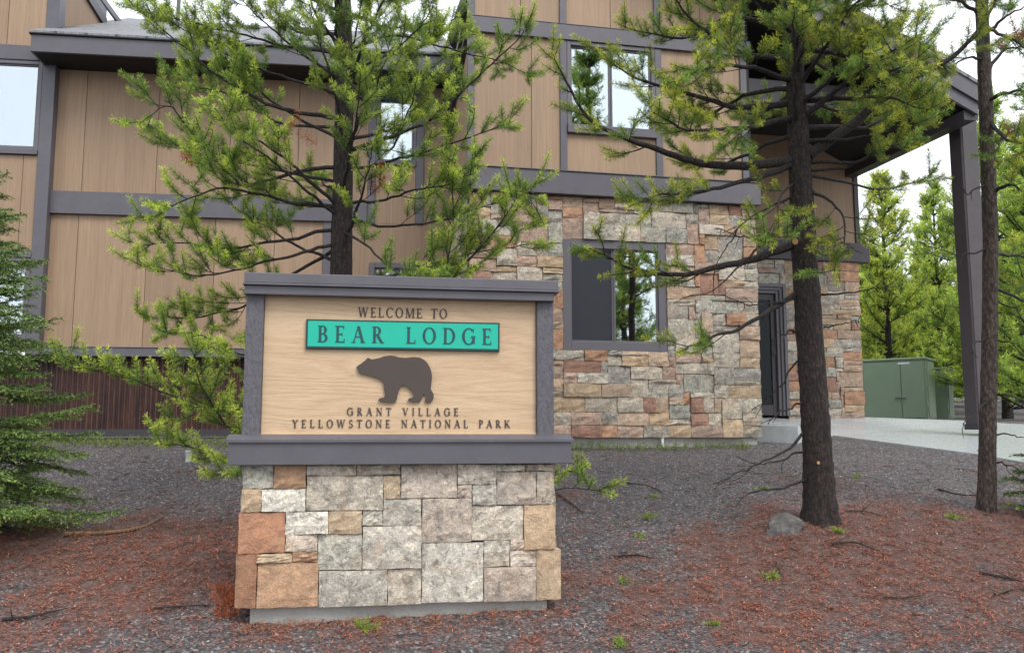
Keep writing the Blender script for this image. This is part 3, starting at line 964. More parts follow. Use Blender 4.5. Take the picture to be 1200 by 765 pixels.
# wing roof: fascia, soffit and shingled slope
nE = 0.62
fz0, fz1 = WP.px(150, 66, nE)[1], WP.px(150, 46.5, nE)[1]
uE0 = WP.px(36, 50, nE)[0]; uE1 = WP.px(535, 70, nE)[0]
pbox('fascia', WP, uE0, uE1, nE - 0.04, nE, fz0, fz1, M['trim'], LODGE, 0.003)
pbox('roof_edge', WP, uE0 - 0.02, uE1, nE - 0.06, nE + 0.03, fz1 + 0.001, fz1 + 0.022, M['soffit'], LODGE, 0.003)
MB().pbox(WP, uE0 + 0.001, uE1 - 0.001, -0.1, nE - 0.041, fz0 + 0.012, fz0 + 0.03).build('soffit', M['soffit'], LODGE)
ridge_n = -3.4
za = fz1 + 0.022
rl = (WP.px(145, 23, ridge_n)[1] - za) / (nE - ridge_n)
a = [WP.pt(uE0 - 0.01, nE + 0.02, za), WP.pt(uE1, nE + 0.02, za), WP.pt(uE1, ridge_n, za + rl * (nE - ridge_n)), WP.pt(uE0 - 0.01, ridge_n, za + rl * (nE - ridge_n))]
MB().prism(a, [p + Vector((0, 0, 0.03)) for p in a]).build('roof', M['shingle'], LODGE)
a2 = [a[3], a[2], WP.pt(uE1, ridge_n - 4, za + 0.1), WP.pt(uE0 - 0.01, ridge_n - 4, za + 0.1)]
MB().prism(a2, [p + Vector((0, 0, 0.03)) for p in a2]).build('roof', M['shingle'], LODGE)
# fascia end returning to the wall
pbox('fascia', WP, uE0 - 0.001, uE0 + 0.03, 0.1, nE - 0.041, fz0 + 0.001, fz1 - 0.001, M['trim'], LODGE, 0)
# vent pipes on the roof
for (pxx, t0, t1, rr) in ((208, 34, -25, 0.03), (496, 72, 40, 0.045)):
    b0 = WP.px(pxx, t0, -1.0); b1 = WP.px(pxx, t1, -1.0)
    V, F_ = tube([WP.pt(b0[0], -1.0, b0[1] - 0.2), WP.pt(b0[0], -1.0, b1[1])], [rr, rr], 12)
    np_obj('vent_pipe', V, F_, M['trim'], LODGE)

# ---- taller block at the left (L)
nL = 0.13
uL1 = WP.px(66.5, 76, nL)[0]; uL0 = uL1 - 4.2
pw = 0.165
zLtop = WP.px(60, -90, nL)[1]
zl = lambda py: WP.px(25, py, nL)[1]
pbox('corner_trim', WP, uL1 - pw, uL1, nL - 0.2, nL + 0.025, zSk1 - 0.02, zLtop, M['trim'], LODGE)
uLw0 = WP.px(-60, 120, nL)[0]
uLi = uL1 - pw - 0.002
pbox('trim_band', WP, uL0, uLi, nL - 0.05, nL + 0.03, zl(71), zl(54), M['trim'], LODGE)
siding(WP, uL0, uLi, zl(53.5), zLtop, nL, [WP.px(10, 20, nL)[0]])
window(WP, (uLw0, uLi - 0.001, zl(177), zl(71.5)), nL + 0.02, 0.42, 0.05, [(0.93, 0.985)], False, 0.05)
pbox('window_sill', WP, uLw0, uLi, nL - 0.02, nL + 0.045, zl(181.5), zl(177.5), M['trim'], LODGE)
siding(WP, uL0, uLi, zl(293), zl(182), nL, [WP.px(24, 240, nL)[0]])
pbox('trim_band', WP, uL0, uLi, nL - 0.05, nL + 0.03, zl(302), zl(293.5), M['trim'], LODGE)
window(WP, (uLw0, uLi - 0.001, zl(398), zl(302.5)), nL + 0.02, 0.42, 0.05, None, False, 0.05)
siding(WP, uL0, uLw0 - 0.002, zl(398), zl(302.5), nL)
pbox('trim_band', WP, uL0, uL1 - pw - 0.003, nL - 0.05, nL + 0.06, zl(411), zl(398.5), M['trim'], LODGE)
siding(WP, uL0, uLw0 - 0.002, zl(177), zl(71.5), nL)
for (z0, z1) in ((zl(53.5), zLtop), (zl(293), zl(181))):
    MB().pbox(WP, uL0, uLi, nL - 0.2, nL - 0.023, z0, z1).build('wall', M['soffit'], LODGE)
# its right side wall above the wing roof with a double rake falling to the rear
LS = 3.3
zr_f = WP.px(66, -40, nL)[1]
def side_pt(px, py):      # point on the vertical side plane of the left block
    d = ray(px, py)
    o = WP.pt(uL1 - 0.03, 0, 0)
    t = o.dot(WP.U) / d.dot(WP.U)
    p = d * t
    return Vector((p.x, p.y, CAMZ + p.z))
c1, c2 = side_pt(101, 0), side_pt(122, 33)
dirv = (c2 - c1)
fr0 = WP.pt(uL1 - 0.03, nL - 0.2, 0)
pts = [side_pt(68, 37), side_pt(124, 35), c2, c1 - dirv * 1.6, Vector((fr0.x, fr0.y, (c1 - dirv * 1.6).z))]
pts = [Vector((fr0.x, fr0.y, pts[0].z - 0.4)), pts[1] - Vector((0, 0, 0.3)), c2, c1 - dirv * 1.0, Vector((fr0.x, fr0.y, (c1 - dirv * 1.0).z))]
MB().prism(pts, [p - WP.U * 0.1 for p in pts]).build('side_wall', M['siding'], LODGE)
for k, (x0, x1, hh) in enumerate(((101, 122, 0.16), (116, 141, 0.10))):
    a0 = side_pt(x0, 0); a1 = side_pt(x1, 33.5)
    dv = a1 - a0
    a0 = a0 - dv * 1.2
    off = WP.U * (0.04 + 0.0 * k)
    up = Vector((0, 0, hh))
    MB().prism([a0, a0 + off, a0 + off + up, a0 + up], [a1, a1 + off, a1 + off + up, a1 + up]).build('rake_board', M['trim_dark'] if k == 0 else M['trim'], LODGE)
    if k == 0:
        MB().prism([a0 + up*1.02, a0 + off*0.7 + up*1.02, a0 + off*0.7 + up*1.9, a0 + up*1.9], [a1 + up*1.02, a1 + off*0.7 + up*1.02, a1 + off*0.7 + up*1.9, a1 + up*1.9]).build('rake_board', M['trim'], LODGE)
s0, s1 = side_pt(68, 35.5), side_pt(124, 33)
MB().prism([s0, s0 + WP.U*0.06, s0 + WP.U*0.06 + Vector((0,0,0.05)), s0 + Vector((0,0,0.05))], [s1, s1 + WP.U*0.06, s1 + WP.U*0.06 + Vector((0,0,0.05)), s1 + Vector((0,0,0.05))]).build('step_flashing', M['trim'], LODGE)

# ------------------------------------------------------------------ welcome sign
SGN = empty('welcome_sign', SP.pt(0, 0, gz(_s.x, _s.y)), 'welcome sign with bear emblem on a low stone base', 'sign')
S = lambda x, y, n=0.0: SP.px(x, y, n)
nPost, nPanel, nCap, nLedge, nStone = 0.035, 0.0, 0.075, 0.12, 0.06
zp0 = S(465, 510, nPost)[1]; zp1 = S(465, 349, nPost)[1]
uPl0, uPl1 = S(286, 430, nPost)[0], S(307, 430, nPost)[0]
uPr0, uPr1 = S(629.5, 430, nPost)[0], S(649, 430, nPost)[0]
DEP = 0.20
pbox('post', SP, uPl0, uPl1, -DEP, nPost, zp0, zp1 + 0.01, M['post'], SGN, 0.004)
pbox('post', SP, uPr0, uPr1, -DEP, nPost, zp0, zp1 + 0.01, M['post'], SGN, 0.004)
pbox('panel', SP, uPl1 + 0.001, uPr0 - 0.001, -DEP + 0.03, nPanel, zp0, zp1 + 0.005, M['board'], SGN, 0.002)
pbox('panel_sill', SP, uPl1 + 0.001, uPr0 - 0.001, 0.001, 0.014, zp0 - 0.004, S(465, 508, 0)[1] + 0.004, M['board'], SGN, 0.002)
# top cap: board and folded metal cap with a drip hem
zc0, zc1, zc2 = S(465, 348.5, nCap)[1], S(465, 338.5, nCap)[1], S(465, 324, nCap)[1]
uc_0, uc_1 = S(286, 348, nCap)[0], S(649.5, 348, nCap)[0]
pbox('cap_board', SP, uc_0, uc_1, -DEP - 0.04, nCap, zc0, zc1, M['trim'], SGN, 0.003)
um0, um1 = S(285, 330, nCap)[0], S(655, 338, nCap)[0]
pbox('metal_cap', SP, um0 + 0.006, um1 - 0.004, -DEP - 0.05, nCap + 0.008, zc1 + 0.0135, zc2, M['trim'], SGN, 0.004)
pbox('drip_hem', SP, um0, um1, -DEP - 0.055, nCap + 0.020, zc1 + 0.001, zc1 + 0.013, M['trim'], SGN, 0.002)
# ledge with sloping metal top
zl0, zl1, zl2 = S(465, 544, nLedge)[1], S(465, 517, nLedge)[1], zp0 + 0.002
ul0, ul1 = S(267, 530, nLedge)[0], S(669.5, 530, nLedge)[0]
pbox('ledge', SP, ul0, ul1, -DEP - 0.16, nLedge, zl0, zl1, M['trim'], SGN, 0.003)
q = MB()
e = 0.012
prof = [(nLedge + 0.014, zl1 - 0.004), (nLedge + 0.014, zl1 + 0.010), (nPost - 0.01, zl2 + 0.004), (-DEP - 0.1, zl2 + 0.004), (-DEP - 0.17, zl1 + 0.01), (-DEP - 0.17, zl1 + 0.001), (nLedge - 0.003, zl1 + 0.001), (nLedge + 0.003, zl1 - 0.004)]
q.prism([SP.pt(ul0 - e, n, z) for n, z in prof], [SP.pt(ul1 + e, n, z) for n, z in prof])
q.build('ledge_flashing', M['trim'], SGN)

# base stones, laid as in the photograph (corner pixels of an enlarged view, 2.727x from 250,500)
GR, LG, TN, OR_, PK, RD, WH, GN = (0.475, 0.43, 0.37), (0.515, 0.475, 0.41), (0.50, 0.38, 0.26), (0.42, 0.265, 0.165), (0.49, 0.42, 0.36), (0.37, 0.195, 0.12), (0.58, 0.55, 0.49), (0.45, 0.43, 0.37)
STONES = [(95,120,192,197,GN),(194,120,296,197,OR_),(298,120,457,155,GR),(459,120,598,155,GR),(298,157,543,267,GR),(544,157,598,229,TN),
 (600,120,779,227,PK),(781,120,905,184,GR),(907,120,998,142,GR),(1000,120,1087,141,PK),(781,186,826,226,PK),(828,186,906,250,LG),
 (907,144,1032,248,PK),(1034,143,1088,247,LG),(89,199,152,273,TN),(154,199,294,271,WH),(80,275,229,403,RD),(231,272,366,343,WH),
 (368,269,475,342,TN),(477,267,541,315,LG),(543,231,665,315,LG),(667,229,826,369,PK),(828,252,991,362,LG),(993,249,1093,391,TN),
 (231,345,332,398,PK),(333,344,475,457,GN),(477,317,665,453,GR),(667,371,863,560,GR),(865,364,948,446,GR),(950,360,994,393,PK),
 (950,395,1031,445,PK),(1033,392,1112,553,TN),(70,405,138,578,RD),(140,405,251,434,TN),(253,400,333,433,OR_),(140,436,335,576,OR_),
 (337,459,556,573,GR),(558,455,665,568,LG),(865,448,1031,556,PK)]
zb0 = S(465, 708, nStone)[1]
zcore = S(465, 545, nStone)[1]
ub0, ub1 = S(284, 640, nStone)[0], S(650, 640, nStone)[0]
MB().pbox(SP, ub0 + 0.03, ub1 - 0.03, -DEP - 0.10, 0.01, zb0 + 0.01, zl0 - 0.001).build('core', M['mortar'], SGN)
for (x0, y0, x1, y1, c) in STONES:
    fx = lambda x: 250 + x / 2.727
    fy = lambda y: 500 + y / 2.727
    xm, ym = fx((x0+x1)/2), fy((y0+y1)/2)
    a = S(fx(x0), ym, nStone)[0]; b = S(fx(x1), ym, nStone)[0]
    zt = S(xm, fy(y0), nStone)[1]; zb = S(xm, fy(y1), nStone)[1]
    zt = min(zt, zl0 - 0.003)
    stone_mesh('stone', SP, a + 0.0003, b - 0.0003, zb + 0.0003, zt - 0.0003, -0.03, nStone + random.uniform(-0.005, 0.009), SGN, c, 0.006, 5, ej=0.0022)
# stones of the two ends and the back
SEP = Plane(SP.pt(ub1, 0, 0)[:2], 9.5 + 90); SEL = Plane(SP.pt(ub0, 0, 0)[:2], 9.5 - 90); SB = Plane(SP.pt(0, -DEP - 0.1, 0)[:2], 9.5 + 180)
for pl, a0, a1 in ((SEP, 0.02, DEP + 0.10), (SEL, -DEP - 0.10, -0.02), (SB, -ub1 + 0.0, -ub0)):
    for (a, b, c, d) in ashlar(a0, a1, zb0 + 0.005, zl0 - 0.004, 0.11, 0.085):
        stone_mesh('stone', pl, a + 0.002, b - 0.002, c + 0.002, d - 0.002, -0.05, 0.03, SGN, random.choice(_pc), 0.006, 2)
MB().pbox(SP, S(293, 715, 0.0)[0], S(641, 712, 0.0)[0], -DEP - 0.08, 0.005, zb0 - 0.35, zb0 + 0.004, 0.006).build('footing', M['concrete'], SGN)

# lettering -----------------------------------------------------
def glyph(ch):
    """serif capital, cap height 1: list of polygons, and advance width"""
    T, t, s = 0.165, 0.066, 0.055
    P_ = []
    def bar(x0, x1, y0, y1): P_.append([(x0,y0),(x1,y0),(x1,y1),(x0,y1)])
    def sl(xa, ya, xb, yb, w): P_.append([(xa-w/2,ya),(xa+w/2,ya),(xb+w/2,yb),(xb-w/2,yb)])
    def ser(x, y, w=0.30): bar(x-w/2, x+w/2, y if y < 0.5 else y-s, y+s if y < 0.5 else y)
    def arc(cx, cy, rx, ry, a0, a1, tx, ty, n=14):
        for i in range(n):
            b0 = R(a0 + (a1-a0)*i/n); b1 = R(a0 + (a1-a0)*(i+1)/n)
            P_.append([(cx+rx*math.cos(b0), cy+ry*math.sin(b0)), (cx+rx*math.cos(b1), cy+ry*math.sin(b1)),
                       (cx+(rx-tx)*math.cos(b1), cy+(ry-ty)*math.sin(b1)), (cx+(rx-tx)*math.cos(b0), cy+(ry-ty)*math.sin(b0))])
    def stem(x): bar(x-T/2, x+T/2, 0, 1); ser(x, 0); ser(x, 1)
    w = 0.8
    if ch == 'I': stem(0.17); w = 0.34
    elif ch == 'L': stem(0.17); bar(0.17, 0.62, 0, t); bar(0.57, 0.62, 0, 0.24); w = 0.64
    elif ch == 'E': stem(0.17); bar(0.17, 0.60, 0, t); bar(0.17, 0.57, 1-t, 1); bar(0.17, 0.47, 0.5-t/2, 0.5+t/2); bar(0.57, 0.62, 0, 0.22); bar(0.53, 0.58, 0.80, 1); bar(0.44, 0.48, 0.41, 0.59); w = 0.64
    elif ch == 'T': stem(0.36); bar(0.02, 0.70, 1-t, 1); bar(0.0, 0.045, 0.78, 1); bar(0.675, 0.72, 0.78, 1); w = 0.72
    elif ch == 'O': arc(0.44, 0.5, 0.44, 0.52, 0, 360, T*1.05, t, 28); w = 0.88
    elif ch == 'C': arc(0.44, 0.5, 0.44, 0.52, 42, 318, T*1.05, t, 24); bar(0.73, 0.78, 0.70, 0.98); w = 0.80
    elif ch == 'G': arc(0.44, 0.5, 0.44, 0.52, 42, 325, T*1.05, t, 24); bar(0.73, 0.78, 0.72, 0.98); bar(0.68, 0.68+T, 0.06, 0.42); ser(0.745, 0.42+s, 0.28); bar(0.62, 0.88, 0.39, 0.43); w = 0.88
    elif ch == 'D': stem(0.17); arc(0.36, 0.5, 0.46, 0.5, -90, 90, T*1.05, t, 18); bar(0.17, 0.37, 0, t); bar(0.17, 0.37, 1-t, 1); w = 0.83
    elif ch == 'B': stem(0.17); arc(0.34, 0.74, 0.25, 0.26, -90, 90, T, t); arc(0.36, 0.26, 0.29, 0.265, -90, 90, T, t); bar(0.17, 0.36, 0, t); bar(0.17, 0.36, 1-t, 1); bar(0.17, 0.37, 0.475, 0.475+t); w = 0.66
    elif ch == 'P': stem(0.17); arc(0.34, 0.73, 0.27, 0.27, -90, 90, T, t); bar(0.17, 0.36, 1-t, 1); bar(0.17, 0.36, 0.46, 0.46+t); w = 0.63
    elif ch == 'R': stem(0.17); arc(0.34, 0.74, 0.25, 0.26, -90, 90, T, t); bar(0.17, 0.36, 1-t, 1); bar(0.17, 0.36, 0.48, 0.48+t); sl(0.66, 0, 0.36, 0.49, T*1.15); ser(0.70, 0, 0.20); w = 0.76
    elif ch == 'A': sl(0.10, 0, 0.40, 1, t*1.2); sl(0.70, 0, 0.40, 1, T*1.12); bar(0.20, 0.60, 0.32, 0.32+t); ser(0.10, 0, 0.26); ser(0.70, 0, 0.30); w = 0.82
    elif ch == 'V': sl(0.40, 0, 0.11, 1, T*1.12); sl(0.40, 0, 0.69, 1, t*1.2); ser(0.11, 1, 0.30); ser(0.69, 1, 0.24); w = 0.80
    elif ch == 'W': sl(0.34, 0, 0.11, 1, T); sl(0.34, 0, 0.57, 1, t*1.2); sl(0.80, 0, 0.57, 1, T); sl(0.80, 0, 1.03, 1, t*1.2); ser(0.11, 1, 0.28); ser(0.57, 1, 0.2); ser(1.03, 1, 0.24); w = 1.14
    elif ch == 'M': sl(0.13, 0, 0.17, 1, t*1.2); sl(0.50, 0, 0.19, 1, T); sl(0.50, 0, 0.82, 1, t*1.3); bar(0.82, 0.82+T, 0, 1); ser(0.13, 0, 0.24); ser(0.885, 0, 0.28); ser(0.16, 1, 0.22); ser(0.87, 1, 0.24); w = 1.02
    elif ch == 'N': bar(0.13, 0.13+t, 0, 1); sl(0.74, 0, 0.16, 1, T*1.1); bar(0.70, 0.70+t, 0, 1); ser(0.155, 0, 0.24); ser(0.725, 1, 0.26); ser(0.12, 1, 0.22); w = 0.88
    elif ch == 'K': stem(0.17); sl(0.26, 0.45, 0.64, 1, t*1.4); sl(0.70, 0, 0.36, 0.58, T*1.15); ser(0.72, 0, 0.24); ser(0.64, 1, 0.24); w = 0.82
    elif ch == 'Y': bar(0.34-T/2+0.03, 0.34+T/2+0.03, 0, 0.5); sl(0.37, 0.46, 0.11, 1, T*1.1); sl(0.39, 0.46, 0.64, 1, t*1.3); ser(0.37, 0, 0.30); ser(0.11, 1, 0.28); ser(0.64, 1, 0.22); w = 0.74
    elif ch == 'S': arc(0.30, 0.74, 0.24, 0.275, 35, 270, T*0.8, t*1.1, 16); arc(0.31, 0.26, 0.27, 0.275, -145, 90, T*0.9, t*1.1, 16); bar(0.46, 0.50, 0.76, 0.98); bar(0.06, 0.10, 0.02, 0.24); w = 0.62
    return P_, w

def text_line(txt, u0, u1, zb, h, n0, depth, matl, parent):
    gl = [(None, 0.55) if c == ' ' else glyph(c) for c in txt]
    tot = sum(w for _, w in gl) * h * 0.92
    gap = (u1 - u0 - tot) / (len(txt) - 1)
    u = u0
    for (polys, w) in gl:
        if polys:
            m = MB()
            for k, pg in enumerate(polys):
                f = n0 + depth + 0.00012 * (k % 7)
                a = [SP.pt(u + x * h * 0.92, f, zb + y * h) for x, y in pg]
                b = [SP.pt(u + x * h * 0.92, n0, zb + y * h) for x, y in pg]
                m.prism(b, a)
            m.build('letter', matl, parent)
        u += w * h * 0.92 + gap

def lnpx(x0, x1, yt, yb, n):
    xm, ym = (x0 + x1)/2, (yt + yb)/2
    return S(x0, ym, n)[0], S(x1, ym, n)[0], S(xm, yb, n)[1], S(xm, yt, n)[1]
a0, a1, b0, b1 = lnpx(419.5, 524, 361, 372.3, 0.0)
text_line('WELCOME TO', a0, a1, b0, b1 - b0, 0.001, 0.004, M['ink'], SGN)
a0, a1, b0, b1 = lnpx(406.5, 537, 477.8, 486.8, 0.0)
text_line('GRANT VILLAGE', a0, a1, b0, b1 - b0, 0.001, 0.004, M['ink'], SGN)
a0, a1, b0, b1 = lnpx(342.5, 597.5, 491.8, 501.0, 0.0)
text_line('YELLOWSTONE NATIONAL PARK', a0, a1, b0, b1 - b0, 0.001, 0.004, M['ink'], SGN)
p0, p1, q0, q1 = lnpx(358.5, 585.5, 376, 410, 0.02)
PLATE = pbox('name_plate', SP, p0, p1, 0.001, 0.022, q0, q1, M['plate_rim'], SGN, 0.003)
rim = 0.010
pbox('plate_face', SP, p0 + rim, p1 - rim, 0.021, 0.024, q0 + rim + 0.002, q1 - rim, M['plate'], PLATE, 0.001)
a0, a1, b0, b1 = lnpx(372, 576, 383.2, 402.5, 0.024)
text_line('BEAR LODGE', a0, a1, b0, b1 - b0, 0.0242, 0.002, M['plate_ink'], PLATE)
BEAR = [(457,355),(463,349),(470,345),(480,337),(487,332),(490,327),(495,325),(501,327),(504,330),(520,328),(535,324),(545,320),(565,317),(580,319),(592,323),(615,325),(640,322),(660,324),(672,330),(682,338),(692,355),(697,370),(699,385),(697,405),(695,425),(699,432),(704,440),(704,455),(699,463),(690,468),(680,467),(676,460),(682,452),(680,446),(672,440),(668,448),(665,460),(655,466),(640,466),(625,463),(622,458),(628,453),(636,452),(641,446),(637,436),(630,427),(620,418),(612,415),(604,411),(597,422),(592,434),(588,447),(586,460),(578,468),(560,468),(545,466),(530,463),(528,457),(535,453),(546,452),(549,440),(546,425),(545,412),(541,400),(528,391),(510,385),(490,380),(470,376),(462,370),(463,364)]
bp = []
for x, y in BEAR:
    u, z = S(250 + x / 2.727, 300 + y / 2.727, 0.016)
    bp.append((u, z))
bp = bp[::-1]
MB().prism([SP.pt(u, 0.001, z) for u, z in bp], [SP.pt(u, 0.016, z) for u, z in bp]).build('bear_emblem', M['bear'], SGN)

# ------------------------------------------------------------------ needles and trees
class Needles:
    def __init__(self): self.p, self.a, self.l, self.w, self.c, self.sp = [], [], [], [], [], []
    def path(self, pts, dens, L, w, col, tipcol=None, spread=(0.75, 1.4), jitcol=0.24):
        pts = np.asarray(pts, dtype=float)
        seg = pts[1:] - pts[:-1]
        ln = np.linalg.norm(seg, axis=1)
        tot = ln.sum()
        n = max(6, int(dens * tot))
        cum = np.concatenate([[0], np.cumsum(ln)])
        s = np.sort(rng.uniform(0, tot, n)); s[-max(3, n // 9):] = tot      # end tuft
        k = np.clip(np.searchsorted(cum, s) - 1, 0, len(ln) - 1)
        f = ((s - cum[k]) / (ln[k] + 1e-9))[:, None]
        self.p.append(pts[k] + seg[k] * f)
        self.a.append(seg[k] / (ln[k][:, None] + 1e-9))
        self.l.append(L * rng.uniform(0.7, 1.15, n))
        self.w.append(np.full(n, w))
        t = (s / tot)[:, None] ** 0.8
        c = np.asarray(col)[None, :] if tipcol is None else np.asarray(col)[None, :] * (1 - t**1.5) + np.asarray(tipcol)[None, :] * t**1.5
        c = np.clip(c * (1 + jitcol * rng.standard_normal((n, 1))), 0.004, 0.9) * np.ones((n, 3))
        self.c.append(c)
        sp = rng.uniform(spread[0], spread[1], n)
        sp[-max(3, n // 9):] = rng.uniform(0.1, 1.35, max(3, n // 9))
        self.sp.append(sp)
    def build(self, name, matl, parent, kind=None):
        p = np.concatenate(self.p); a = np.concatenate(self.a); l = np.concatenate(self.l)[:, None]
        w = np.concatenate(self.w)[:, None]; c = np.concatenate(self.c); sp = np.concatenate(self.sp)[:, None]
        n = len(p)
        r = rng.standard_normal((n, 3))
        r -= (r * a).sum(1)[:, None] * a
        r /= np.linalg.norm(r, axis=1)[:, None] + 1e-9
        d = a * np.cos(sp) + r * np.sin(sp)
        x = np.cross(d, rng.standard_normal((n, 3)))
        x /= np.linalg.norm(x, axis=1)[:, None] + 1e-9
        V = np.empty((n, 3, 3))
        flip = (rng.uniform(0, 1, n) < 0.5)[:, None]
        e = p + d * l
        b0 = np.where(flip, e, p); tip = np.where(flip, p, e)
        V[:, 0] = b0 - x * w / 2
        V[:, 1] = b0 + x * w / 2
        V[:, 2] = tip
        F = np.arange(n * 3).reshape(-1, 3)
        o = np_obj(name, V.reshape(-1, 3), F, matl, parent, col=np.repeat(c, 3, axis=0))
        if kind: o['kind'] = kind
        return o

class Wood:
    def __init__(self): self.V, self.F, self.n = [], [], 0
    def tube(self, pts, rad, sides=5):
        V, F = tube(pts, rad, sides)
        self.V.append(V); self.F.append(F + self.n); self.n += len(V)
    def build(self, name, matl, parent):
        if self.V: return np_obj(name, np.concatenate(self.V), np.concatenate(self.F), matl, parent, smooth=True)

def resample(pts, n, wig=0.0):
    pts = np.array([tuple(p) for p in pts], dtype=float)
    ln = np.linalg.norm(pts[1:] - pts[:-1], axis=1)
    cum = np.concatenate([[0], np.cumsum(ln)])
    s = np.linspace(0, cum[-1], n)
    # Catmull-like smoothing by double interpolation
    o = np.stack([np.interp(s, cum, pts[:, i]) for i in range(3)], 1)
    for _ in range(2):
        o[1:-1] = 0.25 * o[:-2] + 0.5 * o[1:-1] + 0.25 * o[2:]
    if wig: o[1:] += np.cumsum(rng.standard_normal((n - 1, 3)), axis=0) * wig / math.sqrt(n)
    return o, cum[-1]

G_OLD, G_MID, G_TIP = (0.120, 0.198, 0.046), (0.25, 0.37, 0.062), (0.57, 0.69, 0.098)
B_DEAD = (0.30, 0.105, 0.045)

def limb(tree, pts, r0, nd, fol=1.0, start=0.22, tw=0.42, up=0.45, dens=1450, L=0.039, w=0.0034, wig=0.03, dead=0.0, tipc=G_TIP, oldc=G_OLD, sub=True, sides=7, name='branch', step=0.075):
    n = max(6, int(len(pts) * 5))
    path, tot = resample(pts, n, wig)
    rad = r0 * (1 - 0.86 * np.linspace(0, 1, n) ** 0.9)
    rad = np.maximum(rad, 0.0032)
    wd = Wood()
    wd.tube(path, rad, sides)
    tang = np.gradient(path, axis=0); tang /= np.linalg.norm(tang, axis=1)[:, None] + 1e-9
    if fol > 0:
        m = max(3, int(tot * (1 - start) / step * fol))
        side = 1
        for i in range(m):
            f = start + (1 - start) * (i + rng.uniform(0.1, 0.9)) / m
            x = f * (n - 1); k = min(n - 2, int(x))
            p = path[k] + (path[k + 1] - path[k]) * (x - k)
            t = tang[k]
            hz = np.cross(t, (0, 0, 1.0)); hz /= np.linalg.norm(hz) + 1e-9
            roll = rng.normal(0, 0.45)
            vv = np.cross(hz, t)
            sd = hz * side * math.cos(roll) + vv * math.sin(roll)
            side = -side
            ang = rng.uniform(0.55, 1.05)
            d = t * math.cos(ang) + sd * math.sin(ang)
            tl = tw * (1.0 - 0.55 * f) * rng.uniform(0.55, 1.25)
            q = [p]
            ns = 5
            for j in range(ns):
                d = d + np.array([0, 0, up * (0.15 + 0.35 * j / ns)]) + rng.normal(0, 0.08, 3)
                d = d / np.linalg.norm(d)
                q.append(q[-1] + d * tl / ns)
            q = np.array(q)
            wd.tube(q, np.linspace(max(0.0035, r0 * 0.16), 0.0022, ns + 1), 4)
            isdead = rng.uniform() < dead
            oc = B_DEAD if isdead else tuple(np.array(oldc) * rng.uniform(0.75, 1.25))
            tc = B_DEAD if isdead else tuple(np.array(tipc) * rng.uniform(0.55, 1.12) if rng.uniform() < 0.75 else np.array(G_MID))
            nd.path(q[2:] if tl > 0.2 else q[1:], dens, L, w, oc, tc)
            if sub and tl > 0.14:
                for j in range(1 + int(tl / 0.15)):
                    kk = rng.integers(1, ns)
                    dd = (q[kk + 1] - q[kk]); dd /= np.linalg.norm(dd)
                    rr = rng.standard_normal(3); rr -= rr.dot(dd) * dd; rr /= np.linalg.norm(rr) + 1e-9
                    d2 = dd * 0.7 + rr * 0.7 + np.array([0, 0, 0.3]); d2 /= np.linalg.norm(d2)
                    sl_ = rng.uniform(0.11, 0.20)
                    q2 = np.array([q[kk], q[kk] + d2 * sl_ * 0.5, q[kk] + d2 * sl_ + np.array([0, 0, 0.018])])
                    wd.tube(q2, [0.003, 0.0025, 0.002], 3)
                    nd.path(np.array([q2[0] * 0.65 + q2[1] * 0.35, q2[1], q2[2]]), dens * 1.05, L, w, oc, tc)
        nd.path(path[-3:], dens * 1.2, L, w, oldc, tipc)
    else:
        for i in range(int(tot / 0.16)):      # bare twigs of a dead branch
            k = rng.integers(n // 3, n - 1)
            d = tang[k] + rng.normal(0, 0.6, 3); d /= np.linalg.norm(d)
            e = path[k] + d * rng.uniform(0.05, 0.2)
            wd.tube([path[k], (path[k] + e) / 2 + rng.normal(0, 0.008, 3), e], [0.004, 0.003, 0.0018], 4)
    return wd.build(name, M['branch'], tree)

def trunk(tree, pts, rads, matl, flare=0.25, n=70, sides=28):
    path, tot = resample(pts, n)
    r = np.interp(np.linspace(0, 1, n), np.linspace(0, 1, len(rads)), rads)
    h = path[:, 2] - path[0, 2]
    r = r * (1 + flare * np.exp(-h / 0.14))
    V, F = tube(path, r, sides)
    # root flutes and bark relief
    th = np.tile(np.arange(sides) / sides * 2 * np.pi, n); hh = np.repeat(h, sides)
    c = np.repeat(path, sides, axis=0)
    dvec = V - c
    k = 1 + 0.10 * np.exp(-hh / 0.12) * np.sin(th * 5 + 1) + 0.035 * rng.standard_normal(len(V)) + 0.02 * np.sin(th * 3 + hh * 2)
    V = c + dvec * k[:, None]
    o = np_obj('trunk', V, F, matl, tree, smooth=True)
    return path, r

def on_path(path, z):
    k = np.argmin(abs(path[:, 2] - z)); return path[k]

def auto_limbs(tree, nd, path, zlo, zhi, count, Lfun, r0=0.02, az=(0, 360), el=(-5, 25), **kw):
    for i in range(count):
        z = zlo + (zhi - zlo) * (i + rng.uniform(0, 1)) / count
        p = on_path(path, z)
        a = R(rng.uniform(*az)); e = R(rng.uniform(*el)); Lb = Lfun(z) * rng.uniform(0.75, 1.15)
        d = np.array([math.cos(a) * math.cos(e), math.sin(a) * math.cos(e), math.sin(e)])
        q = [p]; 
        for j in range(4):
            d = d + np.array([0, 0, 0.10]) + rng.normal(0, 0.05, 3); d /= np.linalg.norm(d)
            q.append(q[-1] + d * Lb / 4)
        limb(tree, q, r0, nd, **kw)

def px_limb(pts, Y0, dys):
    """pixel polyline with a depth offset that grows along the limb"""
    n = len(pts)
    return [P(x, y, Y0 + dys * i / (n - 1)) for i, (x, y) in enumerate(pts)]

